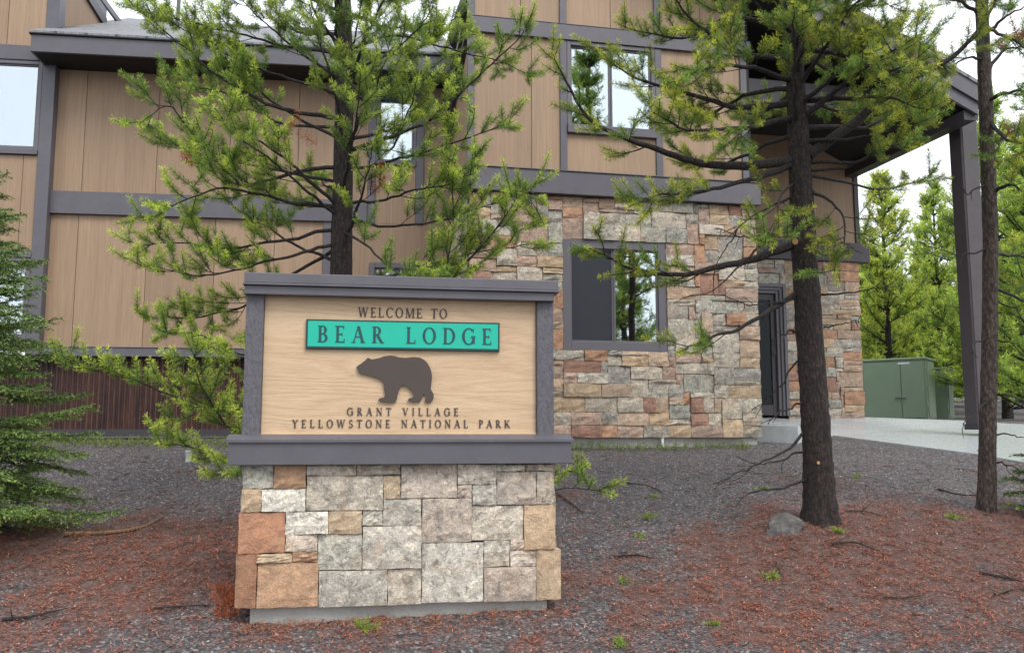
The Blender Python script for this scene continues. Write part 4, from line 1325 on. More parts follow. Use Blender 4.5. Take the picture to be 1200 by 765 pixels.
# ---- pine behind the sign
Y1 = 6.9
b1z = gz(P(397, 600, Y1).x, Y1) - 0.05
base1 = Vector((P(397, 600, Y1).x, Y1, b1z))
PINE1 = empty('pine_tree', base1, 'green lodgepole pine growing directly behind the welcome sign', 'tree')
pth, _ = trunk(PINE1, [base1, P(398, 420, Y1), P(400, 300, Y1), P(402, 180, Y1 + .02), P(404, 90, Y1), P(402, 0, Y1), P(404, -120, Y1), P(406, -260, Y1)], [0.115, 0.095, 0.088, 0.078, 0.07, 0.06, 0.045, 0.02], M['bark'])
nd1 = Needles()
L1 = [  # pixel polyline, depth drift, root radius, foliage
 ([(402, 95), (375, 75), (320, 30), (282, -5)], -0.3, .022, 1), ([(402, 140), (350, 135), (315, 127), (250, 86), (200, 45), (160, 15)], -0.5, .028, 1),
 ([(402, 150), (330, 150), (270, 110), (215, 100)], 0.6, .022, 1), ([(401, 195), (350, 200), (285, 220), (235, 170), (197, 120), (162, 150)], -0.4, .026, 1),
 ([(401, 215), (320, 200), (250, 190), (190, 165)], 0.5, .022, 1), ([(400, 245), (330, 235), (260, 215), (200, 235), (172, 252)], -0.7, .024, 1),
 ([(400, 268), (330, 280), (265, 290), (200, 285), (150, 292)], -0.2, .024, 1), ([(399, 285), (350, 300), (280, 320), (225, 330), (165, 318)], -0.5, .022, 1),
 ([(399, 290), (340, 320), (280, 360), (220, 372), (160, 372)], 0.4, .022, 1), ([(399, 345), (340, 390), (290, 420), (240, 390), (185, 385)], -0.2, .02, 1),
 ([(398, 470), (330, 500), (275, 505), (235, 455), (222, 425)], -0.9, .024, 1), ([(398, 470), (320, 480), (240, 475), (175, 455), (120, 435), (88, 428)], -0.7, .022, .9),
 ([(398, 500), (330, 530), (270, 540), (225, 525), (190, 525)], -0.6, .018, .8), ([(398, 520), (330, 560), (285, 560), (262, 555)], -0.9, .014, .7),
 ([(403, 95), (440, 75), (470, 55), (495, 28), (517, -5)], -0.3, .024, .9), ([(403, 120), (450, 110), (487, 60), (540, 30), (565, 40)], 0.5, .02, 1),
 ([(402, 180), (455, 162), (500, 150), (540, 112), (606, 44), (622, 14)], -0.2, .026, .75), ([(402, 170), (460, 180), (487, 120), (492, 92)], -0.6, .02, .9),
 ([(402, 200), (470, 185), (540, 165), (580, 152), (605, 140)], -0.1, .022, .85), ([(401, 235), (440, 238), (480, 222), (515, 218), (560, 200)], -0.7, .02, .8),
 ([(400, 272), (430, 285), (475, 318), (500, 330)], -0.9, .018, .5), ([(398, 400), (450, 380), (515, 335), (528, 270), (524, 215), (526, 185)], -0.7, .02, 1),
 ([(398, 410), (470, 380), (540, 320), (585, 268), (615, 225), (640, 270)], -0.3, .024, 1), ([(399, 330), (470, 320), (540, 300), (600, 290), (632, 285)], 0.4, .02, .9),
 ([(400, 255), (460, 262), (520, 255), (565, 240), (600, 232)], 0.3, .02, .8), ([(403, 60), (460, 40), (520, 60), (590, 75), (620, 95)], 0.7, .02, .9),
 ]
for pp, dy in (([(398, 570), (500, 588), (600, 585), (655, 575), (690, 572), (728, 578)], -0.5), ([(398, 570), (500, 582), (600, 575), (650, 562), (690, 552)], -0.3)):
    limb(PINE1, px_limb(pp, Y1, dy), 0.012, nd1, fol=0.6, start=0.72, tw=0.26, up=0.12)
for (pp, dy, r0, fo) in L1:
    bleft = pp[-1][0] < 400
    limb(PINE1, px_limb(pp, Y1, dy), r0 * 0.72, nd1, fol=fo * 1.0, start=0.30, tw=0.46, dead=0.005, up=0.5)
zf = lambda py: P(400, py, Y1).z
auto_limbs(PINE1, nd1, pth, zf(290), zf(-40), 12, lambda z: 1.05, 0.018, (-140, -40), (0, 30), tw=0.36, start=0.35, dead=0.02)
auto_limbs(PINE1, nd1, pth, zf(335), zf(40), 5, lambda z: 1.35, 0.015, (165, 235), (0, 22), tw=0.42, start=0.35)
auto_limbs(PINE1, nd1, pth, zf(250), zf(-40), 9, lambda z: 1.2, 0.018, (30, 150), (0, 25), tw=0.36, start=0.3)
auto_limbs(PINE1, nd1, pth, zf(20), zf(-240), 16, lambda z: 0.9, 0.018, (0, 360), (10, 40), tw=0.34, start=0.3)
for (x, y, x2, y2) in ((372, 170, 345, 150), (352, 128, 335, 160)):
    nd1.path([P(x, y, Y1 - 0.7), P(x2, y2, Y1 - 0.72)], 500, 0.05, 0.004, B_DEAD)
nd1.path([P(212, 178, Y1 - 0.5), P(224, 192, Y1 - 0.5)], 900, 0.045, 0.005, (0.33, 0.08, 0.035))
nd1.build('crown', M['needle'], PINE1)

# ---- big dark-trunked pine on the right
Y2 = 6.72
base2 = Vector((T2.x, Y2, gz(T2.x, Y2) - 0.06))
PINE2 = empty('pine_tree', base2, 'thick dark-trunked lodgepole pine standing beside the grey rock', 'tree')
pth2, _ = trunk(PINE2, [base2, P(957, 520, Y2), P(950, 410, Y2), P(943, 300, Y2), P(937, 190, Y2), P(932, 90, Y2), P(926, 0, Y2), P(922, -120, Y2), P(918, -300, Y2)],
                [0.112, 0.101, 0.097, 0.090, 0.074, 0.060, 0.050, 0.04, 0.018], M['bark'], 0.42, 110, 36)
nd2 = Needles()
YEL = (0.57, 0.60, 0.075)
L2 = [
 ([(928, 188), (830, 197), (790, 187), (720, 163), (680, 138), (650, 72)], -0.5, .042, .75, .55), ([(930, 192), (880, 212), (830, 226), (775, 228), (735, 240)], -0.7, .026, .9, .45),
 ([(932, 285), (865, 312), (800, 322), (740, 318), (690, 290)], -0.3, .036, .9, .42), ([(934, 343), (880, 378), (816, 404), (800, 410)], -0.6, .024, .35, .4),
 ([(927, 120), (860, 132), (800, 112), (740, 97), (700, 72)], 0.4, .03, 1, .25), ([(924, 70), (860, 60), (800, 20), (770, -20)], -0.4, .028, 1, .25),
 ([(928, 140), (870, 150), (800, 162), (755, 140)], -0.9, .026, 1, .25), ([(924, 30), (850, 20), (790, 50), (735, 40)], 0.2, .026, 1, .25),
 ([(926, 95), (880, 80), (830, 75), (790, 95)], -1.0, .024, 1, .25), ([(926, 105), (870, 110), (830, 140), (790, 150)], 0.8, .024, 1, .25),
 ([(948, 182), (1000, 142), (1060, 99), (1120, 66), (1152, 30), (1180, -15)], -0.2, .046, .55, .35), ([(940, 118), (1000, 116), (1050, 108), (1092, 122)], -0.5, .026, .9, .3),
 ([(938, 75), (1000, 48), (1050, 40), (1092, 60)], 0.5, .026, 1, .25), ([(945, 190), (1010, 186), (1040, 168), (1070, 172)], -0.6, .02, .6, .5),
 ([(948, 222), (975, 232), (992, 255), (990, 290), (985, 320)], -0.5, .014, 1, .3), ([(936, 40), (990, 10), (1045, -10)], -0.6, .024, 1, .25),
 ([(938, 140), (1000, 85), (1040, 62), (1078, 42)], -0.9, .028, .9, .3), ([(932, 215), (912, 225), (905, 262), (900, 290)], -0.8, .012, .8, .2),
 ([(942, 150), (1010, 150), (1060, 130), (1100, 110)], 0.7, .024, .8, .3), ([(926, 160), (880, 180), (840, 195), (800, 175)], 0.9, .02, .8, .3),
 ([(935, 60), (985, 70), (1030, 90), (1070, 85)], -1.1, .022, .9, .3), ([(942, 165), (1000, 160), (1050, 150), (1098, 138)], -0.5, .018, .9, .4), ([(944, 200), (990, 205), (1030, 190), (1075, 185)], -0.3, .014, .7, .45), ([(946, 205), (1020, 225), (1080, 215)], 0.9, .016, .5, .5),
]
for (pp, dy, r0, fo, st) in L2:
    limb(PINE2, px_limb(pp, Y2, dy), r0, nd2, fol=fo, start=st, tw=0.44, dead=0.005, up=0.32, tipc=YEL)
for pp, dy, r0 in (([(936, 387), (915, 395), (903, 407)], -0.25, .012), ([(940, 470), (920, 478), (893, 498)], -0.3, .010), ([(944, 505), (915, 525), (880, 545), (838, 558)], -0.4, .013),
                   ([(946, 528), (915, 540), (880, 548)], -0.15, .010), ([(950, 560), (925, 572), (893, 574), (878, 590)], -0.5, .012), ([(958, 345), (1000, 342), (1052, 337)], -0.2, .010),
                   ([(934, 350), (880, 352), (860, 345)], -0.4, .010), ([(952, 300), (985, 282), (1000, 290)], -0.4, .010), ([(938, 420), (905, 455), (880, 470)], 0.3, .008),
                   ([(965, 385), (990, 380), (1003, 376)], -0.15, .008), ([(930, 260), (880, 300), (830, 345), (800, 350)], -0.5, .014), ([(930, 270), (890, 285), (850, 275)], -0.8, .012), ([(930, 230), (880, 250), (845, 290), (825, 330)], -0.2, .012)):
    limb(PINE2, px_limb(pp, Y2, dy), r0, nd2, fol=0, sides=6)
# sawn stubs with pale ends
for (x, y, dx, dyy) in ((936, 281, -4, 2), (957, 541, 2, 1)):
    a = P(x, y, Y2 - 0.13); b = P(x + dx, y + dyy, Y2 - 0.17)
    V, F_ = tube([a, (a + b) / 2, b], [0.026 if x < 940 else 0.013] * 3, 10)
    s_ = np_obj('sawn_stub', V, F_, M['branch'], PINE2)
    dv = (b - a).normalized(); h1 = dv.cross(Vector((0, 0, 1))).normalized(); h2 = dv.cross(h1)
    mesh_obj('cut_face', [b + dv * 0.002 + (h1 * math.cos(t * 0.6283) + h2 * math.sin(t * 0.6283)) * (0.0235 if x < 940 else 0.0115) for t in range(10)], [tuple(range(10))], M['cut_wood'], s_)
z2 = lambda py: P(930, py, Y2).z
auto_limbs(PINE2, nd2, pth2, z2(150), z2(-60), 12, lambda z: 1.0, 0.022, (-150, -30), (0, 30), tw=0.38, start=0.35, dead=0.005, tipc=YEL)
auto_limbs(PINE2, nd2, pth2, z2(130), z2(-60), 8, lambda z: 1.3, 0.022, (30, 150), (0, 25), tw=0.38, start=0.3, tipc=YEL)
auto_limbs(PINE2, nd2, pth2, z2(20), z2(-270), 18, lambda z: 1.0, 0.02, (0, 360), (5, 35), tw=0.36, start=0.25, tipc=YEL)
nd2.path([P(944, 35, Y2 - .5), P(950, 52, Y2 - .5)], 900, 0.05, 0.005, B_DEAD)
nd2.build('crown', M['needle'], PINE2)

# ---- slimmer pine at the right edge
Y3 = 7.15
base3 = Vector((T3.x, Y3, gz(T3.x, Y3) - 0.06))
PINE3 = empty('pine_tree', base3, 'slim brown-trunked pine nearest the right edge, in front of the canopy column', 'tree')
pth3, _ = trunk(PINE3, [base3, P(1157, 520, Y3), P(1160, 400, Y3), P(1161, 270, Y3), P(1156, 140, Y3), P(1151, 30, Y3), P(1148, -80, Y3), P(1146, -260, Y3)],
                [0.068, 0.060, 0.058, 0.056, 0.053, 0.048, 0.042, 0.016], M['bark_light'], 0.2, 80, 28)
nd3 = Needles()
L3 = [([(1152, 45), (1180, 18), (1215, 5)], -0.2, .02, 1), ([(1155, 120), (1188, 108), (1225, 118)], -0.4, .02, 1), ([(1152, 70), (1125, 68), (1096, 88)], -0.3, .014, .5),
      ([(1158, 225), (1190, 212), (1230, 225)], -0.4, .02, .9), ([(1157, 170), (1190, 150), (1235, 140)], 0.2, .02, 1), ([(1153, 90), (1180, 60), (1225, 50)], 0.4, .02, 1),
      ([(1156, 140), (1190, 165), (1230, 185)], -0.7, .02, 1), ([(1150, 20), (1110, 0), (1080, -25)], -0.2, .02, .8), ([(1153, 30), (1185, 50), (1220, 80)], -0.6, .018, 1),
      ([(1160, 300), (1195, 295), (1240, 300)], 0.4, .016, .7), ([(1160, 335), (1200, 350), (1240, 350)], 0.6, .016, .7)]
for (pp, dy, r0, fo) in L3:
    limb(PINE3, px_limb(pp, Y3, dy), r0, nd3, fol=fo, start=0.3, tw=0.36, dead=0.06, up=0.35, tipc=YEL)
for pp, dy in (([(1160, 395), (1140, 398), (1136, 408)], -0.2), ([(1158, 468), (1145, 480), (1130, 493)], -0.2), ([(1163, 540), (1185, 548), (1208, 560)], -0.2), ([(1163, 460), (1190, 470), (1215, 482)], -0.3),
               ([(1161, 395), (1185, 400), (1210, 412)], -0.2), ([(1160, 510), (1190, 515), (1215, 530)], 0.1), ([(1156, 470), (1150, 500), (1155, 530)], -0.15), ([(1158, 290), (1120, 300), (1080, 280)], -0.2),
               ([(1158, 215), (1125, 230), (1110, 200)], -0.3), ([(1165, 350), (1190, 365), (1215, 390)], -0.2)):
    limb(PINE3, px_limb(pp, Y3, dy), 0.009, nd3, fol=0, sides=5)
z3 = lambda py: P(1150, py, Y3).z
auto_limbs(PINE3, nd3, pth3, z3(10), z3(-240), 14, lambda z: 0.8, 0.016, (0, 360), (5, 35), tw=0.34, start=0.25, tipc=YEL)
nd3.path([P(1180, 148, Y3 - .4), P(1186, 160, Y3 - .4)], 900, 0.05, 0.005, B_DEAD)
nd3.build('crown', M['needle'], PINE3)

# ---- spruces: small needles along flat drooping sprays
def spruce(base, H, Rb, label, whorl=0.13, per=8, seed=1, az_keep=None, dens=620):
    t = empty('spruce_tree', base, label, 'tree', 'young spruces')
    path, _ = trunk(t, [base, base + Vector((0.01, 0, H * 0.5)), base + Vector((0, 0, H))], [0.055, 0.035, 0.006], M['bark'], 0.1, 30, 12)
    nd = Needles(); wd = Wood()
    z = 0.12 if H < 2 else 0.27
    while z < H - 0.08:
        f = z / H
        Lb = Rb * (1 - f) ** 0.85 + 0.06
        for i in range(per):
            a = rng.uniform(0, 2 * math.pi)
            if az_keep and not az_keep(a): continue
            el = R(-8 + 34 * f + rng.normal(0, 7))
            d = np.array([math.cos(a) * math.cos(el), math.sin(a) * math.cos(el), math.sin(el)])
            p = np.array(base) + np.array([0, 0, z + rng.uniform(-0.09, 0.09)])
            ll = Lb * rng.uniform(0.72, 1.06); ns = 7
            q = [p]
            for j in range(ns):
                d = d + np.array([0, 0, -0.05 if j < 4 else 0.06]) + rng.normal(0, 0.03, 3); d /= np.linalg.norm(d)
                q.append(q[-1] + d * ll / ns)
            q = np.array(q)
            wd.tube(q, np.linspace(0.011 * (1 - f) + 0.003, 0.002, ns + 1), 5)
            sh = rng.uniform(0.6, 1.3)
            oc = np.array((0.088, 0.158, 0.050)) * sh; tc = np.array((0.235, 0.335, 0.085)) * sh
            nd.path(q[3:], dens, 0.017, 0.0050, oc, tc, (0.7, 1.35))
            m = max(4, int(ll / 0.04))
            for j in range(m):
                g_ = 0.30 + 0.69 * (j + rng.uniform(0.2, 0.8)) / m
                k = min(ns - 1, int(g_ * ns)); pp = q[k] + (q[k + 1] - q[k]) * (g_ * ns - k)
                tt = (q[k + 1] - q[k]); tt /= np.linalg.norm(tt)
                hz = np.cross(tt, (0, 0, 1.0)); hz /= np.linalg.norm(hz) + 1e-9
                d2 = tt * 0.62 + hz * (0.78 if j % 2 else -0.78) + np.array([0, 0, rng.normal(-0.05, 0.12)]); d2 /= np.linalg.norm(d2)
                l2 = (0.26 * ll * (1.25 - g_) + 0.05) * rng.uniform(0.65, 1.2)
                e = np.array([pp, pp + d2 * l2 * 0.5 + np.array([0, 0, 0.008]), pp + d2 * l2 - np.array([0, 0, 0.012])])
                wd.tube(e, [0.003, 0.0025, 0.0015], 3)
                nd.path(e, dens, 0.021, 0.0068, oc, tc, (0.7, 1.35))
                if l2 > 0.10:
                    for sgn in (-1, 1):
                        d3 = d2 * 0.7 + np.cross(d2, (0, 0, 1.0)) * 0.7 * sgn; d3 /= np.linalg.norm(d3)
                        s0 = pp + d2 * l2 * rng.uniform(0.35, 0.65)
                        nd.path(np.array([s0, s0 + d3 * l2 * 0.42 - np.array([0, 0, 0.006])]), dens, 0.020, 0.0068, oc, tc, (0.7, 1.35))
        z += whorl * rng.uniform(0.8, 1.2)
    wd.build('branches', M['branch'], t)
    nd.build('crown', M['needle'], t)
    return t
sb = P(-62, 600, 6.35)
spruce(Vector((sb.x, 6.35, gz(sb.x, 6.35) - 0.03)), 2.95, 1.12, 'dense green young spruce at the left edge of the gravel', 0.10, 10, dens=255)
sb = P(1262, 600, 7.0)
spruce(Vector((sb.x, 7.0, gz(sb.x, 7.0) - 0.03)), 1.1, 0.62, 'low green spruce sapling poking in at the right edge', 0.10, 7, dens=330)

# ---- pines standing behind the cabinets and further off
def far_pine(base, H, Rb, seed, yel, coarse=1.0, dens=1.0, lean=0.0, low=0.06):
    t = empty('pine_tree', base)
    rg = np.random.default_rng(seed)
    path, _ = trunk(t, [base - Vector((0, 0, 0.1)), base + Vector((lean * 0.5, 0, H * 0.5)), base + Vector((lean, 0, H))], [0.016 * H, 0.011 * H, 0.004], M['bark'], 0.15, 24, 10)
    nd = Needles(); wd = Wood()
    z = H * low
    while z < H * 0.985:
        f = z / H
        Lb = Rb * min(1.0, 1.25 * (1 - f) ** 0.75 + 0.02) + 0.08
        for i in range(int(rg.integers(6, 10))):
            a = rg.uniform(0, 2 * math.pi); el = R(rg.uniform(-8, 22) + 25 * f)
            d = np.array([math.cos(a) * math.cos(el), math.sin(a) * math.cos(el), math.sin(el)])
            p = on_path(path, base.z + z + rg.uniform(-0.1, 0.1))
            ll = Lb * rg.uniform(0.55, 1.1); ns = 5
            q = [p]
            for j in range(ns):
                d = d + np.array([0, 0, 0.09]) + rg.normal(0, 0.06, 3); d /= np.linalg.norm(d)
                q.append(q[-1] + d * ll / ns)
            q = np.array(q)
            wd.tube(q, np.linspace(0.022, 0.006, ns + 1), 4)
            sh = rg.uniform(0.7, 1.25)
            oc = np.array(G_OLD) * sh * 1.35; tc = (np.array(YEL) * yel + np.array(G_MID) * (1 - yel)) * sh * 1.35
            for j in range(max(5, int(ll / 0.075 * dens))):
                g_ = rg.uniform(0.25, 1.0); k = min(ns - 1, int(g_ * ns)); pp = q[k] + (q[k + 1] - q[k]) * (g_ * ns - k)
                tt = q[k + 1] - q[k]; tt /= np.linalg.norm(tt)
                d2 = tt * 0.6 + rg.normal(0, 0.55, 3) + np.array([0, 0, 0.35]); d2 /= np.linalg.norm(d2)
                l2 = rg.uniform(0.16, 0.42) * (1 - 0.4 * f)
                e = np.array([pp, pp + d2 * l2 * 0.5, pp + d2 * l2 + np.array([0, 0, 0.04])])
                nd.path(e, 150 / coarse, 0.085 * coarse, 0.017 * coarse, oc, tc, (0.5, 1.2))
        z += (0.20 + 0.16 * (1 - f)) * rg.uniform(0.8, 1.2) * coarse ** 0.5
    wd.build('branches', M['branch'], t)
    nd.build('crown', M['needle'], t)
    return t

FAR = [ # px of trunk, depth, top y, crown radius, yellow, label
 (1046, 22.5, 205, 1.35, .75, 'bright yellow-green pine straight behind the green cabinet, the taller pointed one'),
 (1108, 25.0, 218, 1.5, .45, 'pointed green pine seen between the canopy column and the yellow-green pine'),
 (1020, 27.0, 330, 1.5, .6, 'short bushy pine against the right corner of the entrance wall'),
 (1078, 28.0, 345, 1.6, .5, 'low broad pine filling the gap between the two pointed pines'),
 (1182, 20.0, 120, 1.9, .35, 'tall pine right of the canopy column, behind the slim trunk'),
 (1222, 17.0, 170, 1.6, .35, 'dark green pine cut by the right edge behind the walkway'),
 (1160, 30.0, 260, 1.8, .4, 'distant pine hidden mostly by the canopy column and slim trunk'),
 (1250, 24.0, 60, 1.9, .3, 'tall distant pine at the right edge above the walkway'),
 (1000, 34.0, 330, 2.0, .5, 'distant pine peeping past the stone corner of the entrance wall'),
 (1060, 38.0, 330, 2.4, .35, 'far dark pine low behind the yellow-green pine'),
 (1110, 36.0, 340, 2.4, .4, 'far dark pine low behind the canopy column'),
 (1090, 31.0, 300, 2.2, .7, 'leafy yellow-green pine just left of the canopy column above the small cabinet'),
 (1030, 29.0, 290, 2.0, .75, 'yellow-green pine directly above the large cabinet doors'),
 (1200, 34.0, 250, 2.4, .3, 'far pine showing between the slim trunk and the right edge'),
]
for i, (px, Y, ty, rb, yel, lab) in enumerate(FAR):
    g0 = P(px, 500, Y); base = Vector((g0.x, Y, gz(g0.x, Y)))
    H = P(px, ty, Y).z - base.z
    t = far_pine(base, H, rb, 40 + i, yel, 1.0 if Y < 26 else 1.35, 1.0)
    tag(t, lab, 'tree', 'pines beyond the walkway')

# pines behind the viewer, seen mirrored in the windows
for i, (x, y, H, rb, lab) in enumerate(((6.4, 1.2, 12.5, 1.0, 'dark pine mirrored in the left pane of the upper front window'),
                                        (10.8, -4.5, 9.0, 1.7, 'broad pine mirrored low in the right pane of the lower front window'),
                                        (15.5, -3.0, 11.0, 1.8, 'tall pine mirrored at the right of the front windows'),
                                        (-5.5, -9.0, 6.0, 1.4, 'short pine mirrored low in the left windows'))):
    t = far_pine(Vector((x, y, gz(x, y))), H, rb, 90 + i, 0.2, 1.5, 0.9, low=0.15)
    tag(t, lab, 'tree', 'pines mirrored in the windows')

# ------------------------------------------------------------------ green utility cabinets
def cabinet(name, corner_px, base_py, Y, w_l, w_r, H, label, doors=True, yaw=-38):
    c = P(corner_px, base_py, Y)
    zb = c.z - 0.03
    t = empty(name, (c.x, c.y, zb), label, 'utility cabinet', 'green utility cabinets')
    A = Plane((c.x, c.y), yaw)          # left face runs to -u from the near corner
    B = Plane((c.x, c.y), yaw + 90)     # right face runs to +u
    m = MB()
    lo = [A.pt(-w_l, 0, zb), A.pt(0, 0, zb), B.pt(w_r, 0, zb), A.pt(-w_l, 0, zb) + B.U * w_r]
    m.box8(lo + [p + Vector((0, 0, H)) for p in lo])
    m.build('body', M['cab_dark'], t)
    MB().pbox(A, -w_l - 0.03, 0.03, -w_r - 0.03, 0.03, zb + H + 0.001, zb + H + 0.05, 0.01).build('lid', M['cab_dark'], t)
    MB().pbox(A, -w_l - 0.1, 0.1, -w_r - 0.1, 0.1, zb - 0.2, zb - 0.001).build('pad', M['concrete'], t)
    if doors:
        for k in (0, 1):
            a, b = -w_l + 0.03 + k * (w_l - 0.06) * 0.62, -w_l + 0.03 + (w_l - 0.06) * (0.62 if k == 0 else 1.0)
            d = MB().pbox(A, a + 0.008, b - 0.008, 0.001, 0.022, zb + 0.06, zb + H - 0.05, 0.006).build('door', M['cab_dark'], t)
            if k == 0:
                hV, hF = tube([A.pt(b - 0.12, 0.02, zb + H * 0.38), A.pt(b - 0.12, 0.06, zb + H * 0.38), A.pt(b + 0.10, 0.07, zb + H * 0.37)], [0.018, 0.018, 0.014], 8)
                np_obj('handle', hV, hF, M['trim'], d)
        MB().pbox(A, -w_l * 0.42, -w_l * 0.24, 0.0225, 0.026, zb + H - 0.09, zb + H - 0.05).build('label_plate', M['white_pvc'], t)
    for k in (0.18, 0.5, 0.82):
        MB().pbox(B, 0.03, 0.06, 0.001, 0.02, zb + H * k - 0.05, zb + H * k + 0.05).build('hinge', M['cab_dark'], t)
    MB().pbox(B, 0.10, w_r - 0.06, 0.001, 0.014, zb + 0.07, zb + H - 0.06, 0.005).build('side_panel', M['cab_dark'], t)
cabinet('utility_cabinet', 1088, 491, 19.5, 1.35, 0.75, 1.33, 'larger dark green metal cabinet with double doors beyond the walkway')
cabinet('utility_cabinet', 1112, 491, 20.4, 0.5, 0.60, 1.16, 'smaller green metal cabinet tucked against the larger one by the column', False)

# ------------------------------------------------------------------ things lying on the ground
def rock():
    c = P(922, 612, 6.6); cz = gz(c.x, 6.6)
    bm = bmesh.new()
    bmesh.ops.create_icosphere(bm, subdivisions=3, radius=1.0)
    rr = random.Random(3)
    planes = [Vector((rr.uniform(-1, 1), rr.uniform(-1, 1), rr.uniform(-0.3, 1))).normalized() for _ in range(8)] + [Vector((0.25, -0.3, 0.9)).normalized(), Vector((-0.8, -0.5, 0.2)).normalized(), Vector((0.5, -0.8, 0.15)).normalized()]
    for v in bm.verts:
        for pn in planes:
            dd = v.co.dot(pn) - 0.5
            if dd > 0: v.co -= pn * dd
        v.co += Vector((rr.gauss(0, .014), rr.gauss(0, .014), rr.gauss(0, .014)))
        v.co = Vector((v.co.x * 0.31, v.co.y * 0.17, v.co.z * 0.15))
    me = bpy.data.meshes.new('rock'); bm.to_mesh(me); bm.free()
    me.materials.append(M['rock'])
    o = bpy.data.objects.new('rock', me)
    put(o, 'rock', None, Vector((c.x - 0.01, 6.55, cz + 0.012)))
    o.rotation_euler = (0.1, 0.2, 0.5)
    tag(o, 'angular grey rock at the foot of the thick dark-trunked pine', 'rock')
rock()

def stick(pxs, r0, label, matl='stick', name='fallen_branch', lift=0.012, twigs=3):
    pts = []
    for x, y in pxs:
        p = on_ground(x, y); p.z += lift; pts.append(p)
    n = len(pts) * 4
    path, tot = resample(pts, n, 0.006)
    path[:, 2] = ground_z(path[:, 0], path[:, 1]) + lift + 0.004
    wd = Wood()
    wd.tube(path, np.linspace(r0, r0 * 0.4, n), 7)
    for i in range(twigs):
        k = rng.integers(1, n - 1)
        e = path[k] + np.array([rng.normal(0, .06), rng.normal(0, .06), abs(rng.normal(0.015, .02))])
        wd.tube([path[k], e], [r0 * 0.4, r0 * 0.2], 4)
    c = Vector(path[0])
    o = np_obj(name, np.concatenate(wd.V), np.concatenate(wd.F), M[matl], None, smooth=True, origin=c)
    tag(o, label, 'branch', 'fallen branches')
    return o
stick([(75, 628), (110, 627), (140, 625), (170, 619), (190, 607)], 0.019, 'long pale peeled branch lying on the gravel in front of the left spruce', 'peeled', twigs=1)
stick([(2, 729), (30, 727), (62, 720)], 0.011, 'short dark stick on the gravel in the bottom left corner', 'branch')
stick([(652, 578), (665, 588), (682, 602)], 0.016, 'curved grey branch on the gravel beside the right end of the sign', twigs=1)
stick([(720, 655), (745, 653), (765, 657)], 0.008, 'thin dark twig on the needles right of the sign', 'branch')
stick([(990, 600), (1015, 601), (1040, 608)], 0.009, 'pale broken twig just right of the thick pine trunk')
stick([(1148, 674), (1175, 679), (1200, 685)], 0.010, 'dark stick on the needles at the right edge, the upper of two', 'branch')
stick([(1166, 700), (1185, 694), (1215, 692)], 0.010, 'reddish stick on the needles at the right edge, the lower of two')
stick([(910, 660), (915, 672), (921, 682)], 0.007, 'short tan twig lying on needles below the grey rock')
stick([(1035, 702), (1060, 704), (1085, 701)], 0.008, 'pale twig on the needles in the right foreground')
stick([(975, 640), (1000, 637), (1030, 648)], 0.008, 'thin twig lying on the mound in front of the thick pine', 'branch')
stick([(1100, 575), (1125, 582), (1150, 583)], 0.009, 'dark twig on the gravel left of the slim pine', 'branch')
stick([(180, 716), (215, 714), (245, 712)], 0.007, 'thin dark twig on the gravel left of the sign footing', 'branch')
stick([(735, 568), (760, 571), (775, 578)], 0.007, 'small brown twig on grey gravel below the lower window', 'branch')

# green sprigs and moss tufts
def sprig(px, py, s, label, col=(0.17, 0.24, 0.04)):
    c = on_ground(px, py)
    nd = Needles()
    for i in range(6):
        a = rng.uniform(0, 6.28); e = rng.uniform(0.05, 0.5)
        d = np.array([math.cos(a) * math.cos(e), math.sin(a) * math.cos(e), math.sin(e)]) * s * rng.uniform(0.6, 1.1)
        q = np.array([np.array(c) + [0, 0, 0.008], np.array(c) + d * 0.5 + [0, 0, 0.01], np.array(c) + d + [0, 0, 0.005]])
        nd.path(q, 700, 0.028, 0.004, col, tuple(np.array(col) * 1.5))
    p = np.concatenate(nd.p)
    o = nd.build('pine_sprig', M['needle'], None)
    # re-origin at the sprig's foot
    o.data.transform(__import__('mathutils').Matrix.Translation(-c)); o.location = c; WL[o] = c
    tag(o, label, 'sprig', 'green sprigs on the ground')
for (x, y, s, lab) in ((766, 583, .05, 'small green sprig on grey gravel, the farthest of three right of the sign'), (761, 607, .085, 'bright green tuft on gravel, the middle of three right of the sign'),
                       (751, 630, .045, 'tiny green sprig on gravel, the nearest of three right of the sign'), (732, 682, .04, 'small yellow-green sprig on the needles right of the sign base'),
                       (903, 678, .07, 'flat yellow-green sprig lying on needles below the rock'), (835, 733, .035, 'tiny bright green sprig in the foreground gravel'),
                       (730, 757, .07, 'yellow-green sprig at the bottom edge right of the sign'), (1002, 560, .06, 'green sprig on the gravel right of the thick trunk'),
                       (894, 574, .06, 'green sprig on the gravel just left of the thick trunk'), (425, 738, .10, 'weedy green tuft growing along the front of the sign footing'),
                       (985, 625, .07, 'green tuft at the right of the thick trunk foot'), (1118, 608, .07, 'green moss at the foot of the slim pine')):
    sprig(x, y, s, lab)

# clump of rusty dead needles at the left foot of the sign
cl = Needles()
for i in range(46):
    c = on_ground(rng.uniform(255, 278), rng.uniform(690, 726))
    a = rng.uniform(0, 6.28)
    d = np.array([math.cos(a), math.sin(a), rng.uniform(0.2, 1.0)]) * rng.uniform(0.03, 0.09)
    cl.path(np.array([np.array(c), np.array(c) + d * .5, np.array(c) + d]), 420, 0.045, 0.003, (0.30, 0.075, 0.03), (0.36, 0.11, 0.045))
o = cl.build('dead_pine_tuft', M['litter'], None)
tag(o, 'rusty red clump of dead pine needles against the left foot of the sign base', 'pine needles')

